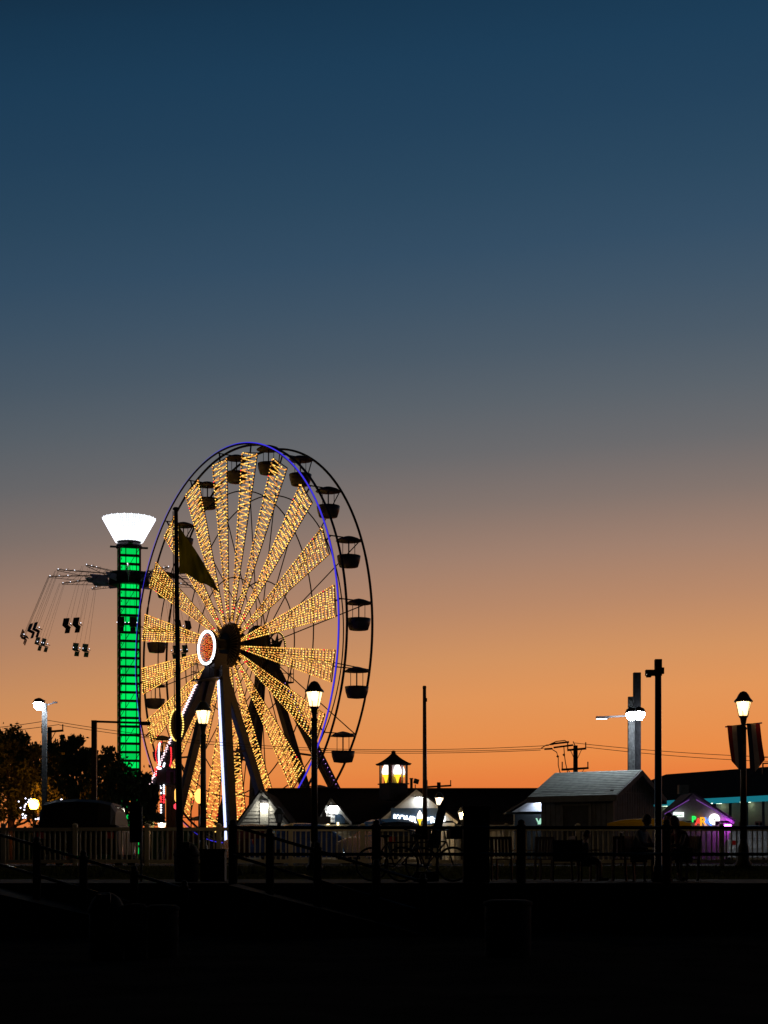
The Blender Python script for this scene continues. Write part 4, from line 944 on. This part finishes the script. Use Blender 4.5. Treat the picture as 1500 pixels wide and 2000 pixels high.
sedc = [(-1.75, .92), (1.15, .9), (.4, 1.42), (0, 1.49), (-.7, 1.49), (-1.2, 1.38)]
blackp = mat('black car paint', (.012, .012, .013), .25, spec=.5)
vehicle('parked_van', 'black parked van behind the white fence under left trees', (PX(172, 44.3), 44.3, .0), R(92), mat('black van paint', (.01, .01, .011), .5, spec=.2), suvp, suvc, 2.25, (1.4, -1.4), 'van')
vehicle('parked_car', 'dark sedan parked before the custard shop sign, its roof above the fence', (PX(752, 52), 52, 0), R(112), mat('charcoal car paint', (.025, .025, .028), .25), sedp, sedc, 1.85, (1.4, -1.4))
vehicle('parked_car', 'dark blue car behind the fence between the two small gables', (PX(610, 58), 58, -.0), R(15), mat('blue car paint', (.03, .06, .16), .25), sedp, sedc, 1.85, (1.4, -1.4))
vehicle('parked_car', 'pale car behind the fence by the right lamp post', (PX(1466, 62), 62, 0), R(80), mat('pale car paint', (.55, .56, .58), .3), sedp, sedc, 1.85, (1.4, -1.4))
vehicle('parked_car', 'dark red car behind the fence right of the near wheel leg', (PX(490, 60), 60, 0), R(100), mat('maroon car paint', (.08, .012, .012), .25), sedp, sedc, 1.85, (1.4, -1.4))
# canoe behind the fence
cn = thing('canoe', 'long yellow upturned canoe lying on rack behind the fence', 'canoe', (PX(1268, 42), 42, 0))
m = MB(); nn = 16
for i in range(nn + 1):
    f = i / nn; x = -1.1 + 2.2 * f; e = max(.12, (1 - abs(2 * f - 1) ** 3.2)); 
    for k in range(9):
        t = math.pi * k / 8; m.v.append((x, -.32 * e * math.cos(t), .94 + .30 * (.55 + .45 * e) * math.sin(t) ** .7))
for i in range(nn):
    for k in range(8): a = i * 9 + k; m.f.append((a, a + 1, a + 10, a + 9)); m.mi.append(0); m.sm.append(True)
m.f += [tuple(range(9)), tuple(range(nn * 9 + 8, nn * 9 - 1, -1))]; m.mi += [0, 0]; m.sm += [False, False]
hull = m.build('hull', mat('yellow canoe gelcoat', (.6, .36, .01), .8, var=.05, spec=.05), cn)
MB().tube([(-1.1, -.3, .94), (-.8, -.33, .94), (.8, -.33, .94), (1.1, -.2, .94)], .02, 6).build('gunwale', black_plastic, hull)
for x in (-.7, .7): MB().beam((x, -.35, .9), (x, .35, .9), .06).beam((x, -.3, 0), (x, -.3, .9), .05).beam((x, .3, 0), (x, .3, .9), .05).build('rack', steel_dark, cn)

# ------------------------------------------------------------------ white vinyl fence
FD = 41.0
fence = thing('vinyl_fence', 'white vinyl picket fence running the whole width behind boardwalk', 'fence', (0, FD, 0))
pitchF = 1.84; xs0 = PX(147, FD) - 2 * pitchF
picket = MB().box((0, 0, .5), (.034, .034, .84)).mesh('picket', vinyl)
post_m = MB().box((0, 0, .52), (.115, .115, 1.04)).lathe([(.09, 1.035), (.09, 1.06), (.06, 1.08), (.01, 1.1)], 4, rot0=math.pi / 4, sm=False).mesh('post', vinyl)
rail_m = MB().box((pitchF / 2, 0, .94), (pitchF - .115, .09, .09)).mesh('rail', vinyl)
brail_m = MB().box((pitchF / 2, 0, .12), (pitchF - .115, .05, .09)).mesh('rail', vinyl)
random.seed(2)
for i in range(14):
    x = xs0 + i * pitchF
    o = link('post', post_m, fence); o.location = (x, 0, 0); o.rotation_euler = (random.uniform(-.006, .006), random.uniform(-.006, .006), 0)
    if i == 13: break
    for rm_ in (rail_m, brail_m): o = link('rail', rm_, fence); o.location = (x, 0, random.uniform(-.006, .006))
    for k in range(13):
        o = link('picket', picket, fence); o.location = (x + .0575 + (pitchF - .115) * (k + .5) / 13, 0, 0); o.rotation_euler = (0, random.uniform(-.008, .008), 0)

# ------------------------------------------------------------------ boardwalk railing and ramp handrails
RD = 30.2
def ball_post(h, parent, loc, w=.085):
    o = MB().lathe([(w, 0), (w, h), (w * 1.1, h + .005), (w * 1.1, h + .03), (w * .7, h + .045), (w * .85, h + .08), (w * .6, h + .12), (.01, h + .135)], 10).build('post', black_wood, parent); o.location = loc; return o
rl = thing('boardwalk_railing', 'black two rail railing along the boardwalk edge', 'railing', (0, RD, -.28))
zt = PZ(1616.5, RD) + .28; zm = PZ(1668.5, RD) + .28
for x in (455, 735, 1018, 1302, 1580): ball_post(zt + .02, rl, (PX(x, RD), 0, 0))
xp = [455, 735, 1018, 1302, 1580]
for a, b2 in zip(xp[:-1], xp[1:]):
    for z in (zt, zm): MB().tube([(PX(a, RD) + .05, 0, z), (PX(b2, RD) - .05, 0, z)], .033, 10).build('rail', black_pipe, rl)
def handrail(label, x0, x1, y0, slope, posts, D, gap):
    t = thing('ramp_handrail', label, 'handrail', (0, D, -1.2), 0, 'ramp handrails')
    for k in range(2):
        p0 = P(x0, y0 + gap * k, D); p1 = P(x1, y0 + slope * (x1 - x0) + gap * k, D)
        MB().tube([(p0.x, 0, p0.z + 1.2), (p1.x, 0, p1.z + 1.2)], .03, 10).build('rail', black_pipe, t)
    for x in posts:
        z = PZ(y0 + slope * (x - x0) - 16, D) + 1.2 - .12
        ball_post(z, t, (PX(x, D), 0, 0), .075)
handrail('black ramp handrail descending towards the dome lid bin at left', -60, 372, 1613, .294, (-40, 72, 163, 262, 360), 29.0, 58)
handrail('black ramp handrail descending in front of the custard shop', 455, 830, 1613, .295, (527, 620, 735, 826), 29.0, 58)

# ------------------------------------------------------------------ bins, kiosk, boxes
def barrel(label, x, D, z0, ytop, w, dome=True, m=black_plastic, name='litter_bin', cat='bin'):
    t = thing(name, label, cat, (PX(x, D), D, z0), 0, 'litter bins')
    h = PZ(ytop, D) - z0; hb = h - (w * .55 if dome else .08)
    MB().lathe([(w * .44, 0), (w * .48, .05), (w * .5, hb * .33), (w * .485, hb * .35), (w * .5, hb * .37), (w * .5, hb * .66), (w * .485, hb * .68), (w * .5, hb * .7), (w * .5, hb)], 20).build('barrel', m, t)
    pr = [(w * .53, hb), (w * .53, hb + .04)] + ([(w * .5 * math.cos(a), hb + .04 + w * .5 * math.sin(a)) for a in [.25, .55, .85, 1.15, 1.4, 1.55]] if dome else [(w * .4, hb + .07)])
    lid = MB().lathe(pr, 20).build('lid', m, t)
    if dome: MB().box((0, -w * .47, hb + .2), (w * .4, .05, w * .25)).build('flap', steel_dark, lid)
    return t
barrel('black dome lid litter bin at the foot of the flagpole', 364, 32.2, -.28, 1645, .5)
cbx = thing('utility_cabinet', 'dark low cabinet beside the dome lid bin at the flagpole', 'cabinet', (PX(417, 33), 33, -.28))
MB().box((0, 0, .31), (.5, .45, .62)).build('body', mat('cabinet paint', (.04, .04, .038), .6), cbx); MB().box((0, 0, .64), (.54, .49, .04)).build('lid', mat('cabinet paint', (0, 0, 0)), cbx)
MB().box((.0, -.235, .33), (.4, .02, .5)).build('door', mat('cabinet paint', (0, 0, 0)), cbx)
barrel('black dome lid bin on the sand at lower left', 208, 22, -1.22, 1745, .48)
barrel('grey barrel on the sand right beside the dome lid bin', 264, 22.1, -1.22, 1764, .31, False, mat('grey plastic', (.028, .028, .03), .85, spec=.05))
barrel('wide grey barrel on the sand next to the ramp post', 318, 22.3, -1.22, 1766, .44, False, mat('grey plastic', (0, 0, 0)))
barrel('wide grey barrel on the sand right of centre', 992, 22, -1.22, 1756, .64, False, mat('grey plastic', (0, 0, 0)))
kk = thing('kiosk_box', 'tall black rectangular kiosk box standing at the railing', 'kiosk', (PX(930, 30.8), 30.85, -.28))
hk = PZ(1580, 30.8) + .28
MB().box((0, 0, hk / 2), (.5, .42, hk)).build('body', black_plastic, kk); MB().box((0, 0, hk + .02), (.54, .46, .05)).build('cap', black_plastic, kk)
MB().box((0, -.22, hk * .55), (.4, .02, hk * .7)).build('panel', mat('kiosk panel', (.01, .01, .012), .3), kk)
# folded umbrella
um = thing('folded_umbrella', 'dark folded parasol leaning beside the bicycle', 'parasol', (PX(832, 32.5), 32.5, -.28))
p0, p1 = Vector((0, 0, .15)), P(868, 1562, 32.5) - Vector((PX(832, 32.5), 32.5, -.28))
MB().tube([p0, p1], .02, 6).build('pole', steel_dark, um)
m = MB(); pts = [p0.lerp(p1, .35 + .65 * i / 8) for i in range(9)]; rads = [.13, .12, .1, .09, .085, .09, .085, .07, .03]
for i, p in enumerate(pts):
    for k in range(12):
        t = 2 * math.pi * k / 12; r = rads[i] * (1 + .18 * (k % 2)); m.v.append((p.x + r * math.cos(t), p.y + r * math.sin(t), p.z))
for i in range(8):
    for k in range(12): m.f.append((i * 12 + k, i * 12 + (k + 1) % 12, (i + 1) * 12 + (k + 1) % 12, (i + 1) * 12 + k)); m.mi.append(0); m.sm.append(False)
m.f += [tuple(range(12)), tuple(range(8 * 12, 9 * 12))]; m.mi += [0, 0]; m.sm += [0, 0]
m.build('canopy', mat('umbrella cloth', (.05, .045, .04), .9), um)
MB().box((0, 0, .1), (.5, .5, .2)).build('base', black_plastic, um)
# bicycles
def bicycle(label, x, D, rz):
    t = thing('bicycle', label, 'bicycle', (PX(x, D), D, -.28), rz, 'bicycles')
    bp = black_plastic
    for xx in (-.52, .52):
        w = link('wheel', MB().tube([(.33 * math.cos(a), 0, .33 * math.sin(a)) for a in [2 * math.pi * k / 28 for k in range(28)]], .025, 6, closed=True).mesh('wheel', tyre_m), t); w.location = (xx, 0, .35)
        sp_ = MB()
        for k in range(14): a = 2 * math.pi * k / 14; sp_.beam((0, 0, 0), (.31 * math.cos(a), 0, .31 * math.sin(a)), .004)
        sp_.build('spokes', chrome, w)
    f = MB(); A, B_, C_, E, Hh = (-.52, 0, .35), (-.05, 0, .3), (-.2, 0, .78), (.38, 0, .8), (.52, 0, .35)
    for a, b2 in ((A, B_), (A, C_), (B_, C_), (B_, E), (C_, E), (E, Hh)): f.tube([a, b2], .018, 6)
    f.build('frame', mat('bicycle paint', (.04, .04, .05), .3), t)
    MB().tube([(.38, 0, .8), (.34, 0, 1.0)], .015, 6).tube([(.22, -.28, 1.04), (.36, -.2, 1.02), (.36, .2, 1.02), (.22, .28, 1.04)], .015, 6).build('handlebar', chrome, t)
    MB().lathe([(.02, 0), (.1, .02), (.11, .05), (.04, .07)], 10, (-.24, 0, .88)).tube([(-.2, 0, .78), (-.23, 0, .9)], .014, 6).build('saddle', bp, t)
    MB().lathe([(.03, 0), (.09, .0), (.09, .01)], 12, (-.05, .03, .3)).beam((-.05, .06, .3), (.08, .1, .2), .02).build('crank', chrome, t)
    MB().box((.55, 0, .95), (.25, .32, .2)).build('basket', bp, t)
bicycle('bicycle leaning at the railing left of the kiosk box', 835, 31.6, R(12))
bicycle('second bicycle parked behind the railing post left of the other bicycle', 775, 32.4, R(-14))

# ------------------------------------------------------------------ cafe seats and people on the boardwalk
def slat_chair(label, x, D, rz, group='slatted chairs'):
    t = thing('slatted_chair', label, 'chair', (PX(x, D), D, -.28), rz, group)
    for sx in (-1, 1):
        for y, h in ((-.2, .44), (.2, .92)): MB().beam((sx * .22, y, 0), (sx * .22, y + (.06 if h > .5 else 0), h), .04).build('leg', wood_chair, t)
        MB().box((sx * .24, -.02, .64), (.05, .46, .025)).build('armrest', wood_chair, t)
    for i in range(5): MB().box((0, -.18 + .09 * i, .45), (.46, .07, .022)).build('seat_slat', wood_chair, t)
    for i in range(6): MB().beam((-.19 + .076 * i, .225, .5), (-.19 + .076 * i, .262, .9), .05, .02).build('back_slat', wood_chair, t)
    MB().box((0, .262, .9), (.48, .03, .06)).build('top_rail', wood_chair, t)
slat_chair('wooden slatted chair just right of the kiosk box', 985, 34.2, R(160)); slat_chair('wooden slatted chair beside the second railing post', 1050, 34.4, R(-150))
slat_chair('wooden slatted chair between the child and the light shirted person', 1218, 33.8, R(175)); slat_chair('wooden slatted chair under the light shirted person', 1249, 33.2, R(60)); slat_chair('wooden slatted chair under the person at right of the camera pole', 1335, 33.2, R(-70)); slat_chair('wooden slatted chair under the small dark haired person', 1142, 33.6, R(100))
ct = thing('cafe_table', 'small round dark table between the seated people', 'table', (PX(1290, 33.4), 33.4, -.28))
MB().lathe([(.36, .7), (.37, .715), (.37, .735), (.35, .74)], 20).build('top', wood_chair, ct); MB().lathe([(.22, 0), (.2, .03), (.04, .06), (.035, .7)], 12).build('pedestal', steel_dark, ct)
pn_ = thing('folding_screen', 'dark blue panel screen standing left of the small dark haired person', 'screen', (PX(1108, 32.8), 32.8, -.28))
MB().box((0, 0, .62), (.56, .03, .44)).build('panel', mat('navy canvas', (.018, .02, .035), .8), pn_)
for s in (-1, 1): MB().beam((s * .29, 0, 0), (s * .29, 0, .86), .035).build('leg', steel_dark, pn_)

def skin_obj(name, verts, edges, radii, m, parent, root=0, sub=2):
    me = bpy.data.meshes.new(name); me.from_pydata([Vector(v) for v in verts], edges, []); me.update()
    o = link(name, me, parent); me.materials.append(m)
    sk = o.modifiers.new('skin', 'SKIN'); sk.use_smooth_shade = True
    for i, r in enumerate(radii): me.skin_vertices[0].data[i].radius = (r, r)
    me.skin_vertices[0].data[root].use_root = True
    ss = o.modifiers.new('sub', 'SUBSURF'); ss.levels = sub; ss.render_levels = sub
    dg = bpy.context.evaluated_depsgraph_get(); em = bpy.data.meshes.new_from_object(o.evaluated_get(dg))
    o.modifiers.clear(); o.data = em; bpy.data.meshes.remove(me); return o
def head_mesh(c, s, tilt=0.0, yaw=0.0):
    mb = MB(); n = 18; mm = 14
    def sh(u, v):   # u azimuth, v polar 0 top
        x = math.sin(v) * math.cos(u); y = math.sin(v) * math.sin(u); z = math.cos(v)
        r = Vector((x * .075, y * .095, z * .118))
        if z < 0: r.x *= 1 + .25 * z; r.y *= 1 + .12 * z
        f = -y
        if f > .6 and abs(x) < .22:
            if -.28 < z < .12: r.y -= .022 * (1 - abs(x) / .22) * (1 - abs(z + .1) / .2)
            if -.6 < z < -.42: r.y -= .006
        if f > .4 and .1 < abs(x) < .5 and 0 < z < .25: r.y += .009
        return r
    rot = Matrix.Rotation(yaw, 3, 'Z') @ Matrix.Rotation(tilt, 3, 'X')
    for j in range(mm + 1):
        for i in range(n): mb.v.append(tuple(Vector(c) + rot @ (sh(2 * math.pi * i / n, math.pi * j / mm) * s)))
    for j in range(mm):
        for i in range(n): a = j * n + i; b2 = j * n + (i + 1) % n; mb.f.append((a, b2, b2 + n, a + n)); mb.mi.append(0); mb.sm.append(True)
    for s2 in (-1, 1):
        e = [Vector(c) + rot @ (Vector((s2 * .078, .01 + dy, dz)) * s) for dy, dz in ((-.012, -.03), (.02, -.01), (.022, .03), (-.008, .035))]
        f = [v + rot @ Vector((s2 * .014, .008, 0)) for v in e]; mb.add(e + f, [(0, 1, 2, 3), (4, 5, 6, 7), (0, 1, 5, 4), (1, 2, 6, 5), (2, 3, 7, 6), (3, 0, 4, 7)])
    return mb, rot
def person(label, x, D, rz, shirt, pants, hair, k=1.0, arms=('rest', 'rest'), lean=0.05, sleeve=.5, legskin=False, longhair=False, z=-.28):
    """seated figure facing local -y, seat height .46 m"""
    t = thing('person', label, 'person', (PX(x, D), D, z), rz, 'people seated on the boardwalk')
    t.scale = (k, k, k)
    pel = Vector((0, .05, .54)); wst = Vector((0, .06 - lean * .3, .72)); chs = Vector((0, .05 - lean, .92)); nk = Vector((0, .03 - lean * 1.4, 1.06)); hb = Vector((0, .01 - lean * 1.6, 1.13)); hc = hb + Vector((0, -.015, .1))
    V = [pel, wst, chs, nk, hb]; E = [(0, 1), (1, 2), (2, 3), (3, 4)]; RD_ = [.13, .12, .13, .06, .055]
    limbs = {}
    for s, nm in ((-1, 'l'), (1, 'r')):
        i0 = len(V); V += [Vector((s * .1, 0, .53)), Vector((s * .13, -.4, .52)), Vector((s * .12, -.42, .12)), Vector((s * .12, -.43, .05)), Vector((s * .13, -.58, .03))]
        RD_ += [.1, .068, .045, .042, .03]; E += [(0, i0), (i0, i0 + 1), (i0 + 1, i0 + 2), (i0 + 2, i0 + 3), (i0 + 3, i0 + 4)]
        ps = arms[0 if s < 0 else 1]; sh = chs + Vector((s * .18, 0, .06))
        if ps == 'face': el, wr = sh + Vector((s * .06, -.24, -.2)), hc + Vector((s * .07, -.13, -.1))
        elif ps == 'table': el, wr = sh + Vector((s * .08, -.12, -.25)), sh + Vector((-s * .02, -.38, -.24))
        else: el, wr = sh + Vector((s * .06, .0, -.28)), Vector((s * .14, -.24, .62))
        j0 = len(V); V += [sh, el, wr]; RD_ += [.062, .043, .03]; E += [(2, j0), (j0, j0 + 1), (j0 + 1, j0 + 2)]
        d = (wr - el).normalized(); up_ = Vector((0, 0, 1)) if abs(d.z) < .8 else Vector((0, -1, 0)); sd_ = d.cross(up_).normalized(); nr = sd_.cross(d)
        pa = len(V); V.append(wr + d * .06); RD_.append(.034); E.append((j0 + 2, pa))
        for fi in range(4):
            o = (fi - 1.5) * .02; a = len(V); ln = (.042, .05, .046, .036)[fi]
            V += [wr + d * .1 + sd_ * o, wr + d * (.1 + ln) + sd_ * o - nr * .012, wr + d * (.1 + ln * 1.5) + sd_ * o - nr * .035]; RD_ += [.0095, .0085, .0075]; E += [(pa, a), (a, a + 1), (a + 1, a + 2)]
        a = len(V); V += [wr + d * .05 - sd_ * s * .045, wr + d * .085 - sd_ * s * .06 - nr * .015]; RD_ += [.011, .009]; E += [(pa, a), (a, a + 1)]
        limbs[nm] = (sh, el, wr, V[i0], V[i0 + 1], V[i0 + 2])
    body = skin_obj('body', V, E, RD_, skin_m, t, 0, 1)
    hm, rot = head_mesh(hc, 1.0, R(8)); hd = hm.build('head', skin_m, t)
    for s in (-1, 1): MB().octa(hc + rot @ Vector((s * .03, -.082, .012)), .011).build('eye', mat('eye', (.02, .015, .01), .2), hd)
    MB().box(hc + rot @ Vector((0, -.088, -.06)), (.045, .012, .01)).build('mouth', mat('lips', (.35, .12, .1), .5), hd)
    h = MB(); n = 18
    for j in range(8):
        v = math.pi * .62 * j / 7
        for i in range(n):
            u = 2 * math.pi * i / n; y = math.sin(u); vv = v * (1 if y > -.2 else .52)
            h.v.append(tuple(hc + rot @ Vector((math.sin(vv) * math.cos(u) * .086, math.sin(vv) * math.sin(u) * .108 + .006, math.cos(vv) * .13 + .004 - (.1 * (v / 1.95) ** 3 if longhair and y > .1 else 0)))))
    for j in range(7):
        for i in range(n): a = j * n + i; b2 = j * n + (i + 1) % n; h.f.append((a, b2, b2 + n, a + n)); h.mi.append(0); h.sm.append(True)
    ho = h.build('hair', hair, t); so = ho.modifiers.new('t', 'SOLIDIFY'); so.thickness = .014
    Vs = [pel + Vector((0, 0, .03)), wst, chs, nk - Vector((0, 0, .05))]; Es = [(0, 1), (1, 2), (2, 3)]; Rs = [.15, .138, .15, .075]
    for nm in 'lr':
        sh, el, wr = limbs[nm][:3]; a = len(Vs); Vs += [sh, sh.lerp(el, min(1, sleeve * 2) * .9)]; Rs += [.078, .062]; Es += [(2, a), (a, a + 1)]
        if sleeve > .5: Vs.append(el.lerp(wr, (sleeve - .5) * 1.8)); Rs.append(.045); Es.append((a + 1, a + 2))
    skin_obj('shirt', Vs, Es, Rs, shirt, t, 1, 1)
    Vp = [pel]; Ep = []; Rp = [.15]
    for nm in 'lr':
        a, b2, c = limbs[nm][3:]; i = len(Vp); Vp += [a, b2]; Rp += [.115, .085]; Ep += [(0, i), (i, i + 1)]
        if not legskin: Vp.append(c); Rp.append(.06); Ep.append((i + 1, i + 2))
    skin_obj('trousers', Vp, Ep, Rp, pants, t, 0, 1)
    for s in (-1, 1): MB().box((s * .125, -.5, .035), (.09, .26, .07)).box((s * .125, -.42, .08), (.085, .1, .06)).build('shoe', black_plastic, t)
    return t
cl = lambda n, c: mat('cloth ' + n, c, .9, var=.12)
hr = lambda n, c: mat('hair ' + n, c, .6, var=.3, scale=30)
person('person in light shirt and pale hair sitting left of the camera pole', 1249, 33.2, R(60), cl('light', (.55, .5, .45)), cl('dark', (.03, .03, .035)), hr('fair', (.3, .22, .12)), 1.02, ('table', 'table'), .1)
person('person in sleeveless rose top, hand raised to face, right of camera pole', 1333, 33.2, R(-70), cl('rose', (.22, .06, .06)), cl('navy', (.02, .025, .05)), hr('brown', (.03, .02, .015)), 1.0, ('face', 'table'), .12, .12, longhair=True)
person('person in black clothes sitting close behind the camera pole', 1302, 34.0, R(8), cl('black', (.012, .012, .012)), cl('black', (0, 0, 0)), hr('black', (.012, .01, .01)), 1.06, ('table', 'table'), .08, .9)
person('small dark haired person with bare legs sitting by the blue screen', 1141, 33.6, R(100), cl('grey', (.14, .14, .15)), cl('navy', (0, 0, 0)), hr('black', (0, 0, 0)), .78, ('rest', 'rest'), .05, .5, True)

# ------------------------------------------------------------------ dune grass
def tuft(label, x, D, z, h, n, seed):
    rng = random.Random(seed); m = MB()
    for _ in range(n):
        a = rng.uniform(0, 6.28); l = h * rng.uniform(.6, 1.1); sp_ = rng.uniform(.15, .75) * h; bx, by = rng.gauss(0, .05), rng.gauss(0, .05); w = .007; pts = []
        for k in range(5):
            f = k / 4; pts.append(Vector((bx + math.cos(a) * sp_ * f ** 1.6, by + math.sin(a) * sp_ * f ** 1.6, l * (f - .18 * f ** 3))))
        sdv = Vector((-math.sin(a), math.cos(a), 0)) * w
        vs = []
        for k, p in enumerate(pts): vs += [p - sdv * (1 - k / 4.3), p + sdv * (1 - k / 4.3)]
        m.add(vs, [(2 * k, 2 * k + 1, 2 * k + 3, 2 * k + 2) for k in range(4)])
    t = thing('dune_grass', label, 'grass', (PX(x, D), D, z), 0, 'dune grass tufts')
    m.build('blades', blade_m, t, fix=False)
for i, (x, D, z, h, lab) in enumerate(((200, 37, -.2, .38, 'dune grass tuft on the bank below left fence panels'), (468, 37, -.2, .34, 'dune grass tuft beside the near railing post'), (495, 37.6, -.17, .3, 'dune grass tuft between the railing post and ramp handrail'), (690, 37.3, -.18, .26, 'dune grass tuft below the small white gable'), (565, 38, -.15, .25, 'dune grass tuft right of the first ramp handrail post'), (1400, 37.5, -.18, .26, 'dune grass tuft left of the right lamp post'))):
    tuft(lab, x, D, z, h, 60, 40 + i)
rng = random.Random(9); m = MB()
for _ in range(9000):
    x = rng.uniform(-11, 11); y = rng.uniform(36.1, 40.6); z = -.284 + .16 * min(1, (y - 36) / 2.3) + .11 * max(0, min(1, (y - 38.3) / 1.9)); h = rng.uniform(.04, .11); a = rng.uniform(0, 6.28); w = .006
    m.add([(x - w, y, z - .03), (x + w, y, z - .03), (x + .04 * math.cos(a), y + .04 * math.sin(a), z + h)], [(0, 1, 2)])
tag(m.build('bank_grass', blade_m, fix=False), 'short grass covering the bank below the fence', 'grass', kind='stuff')
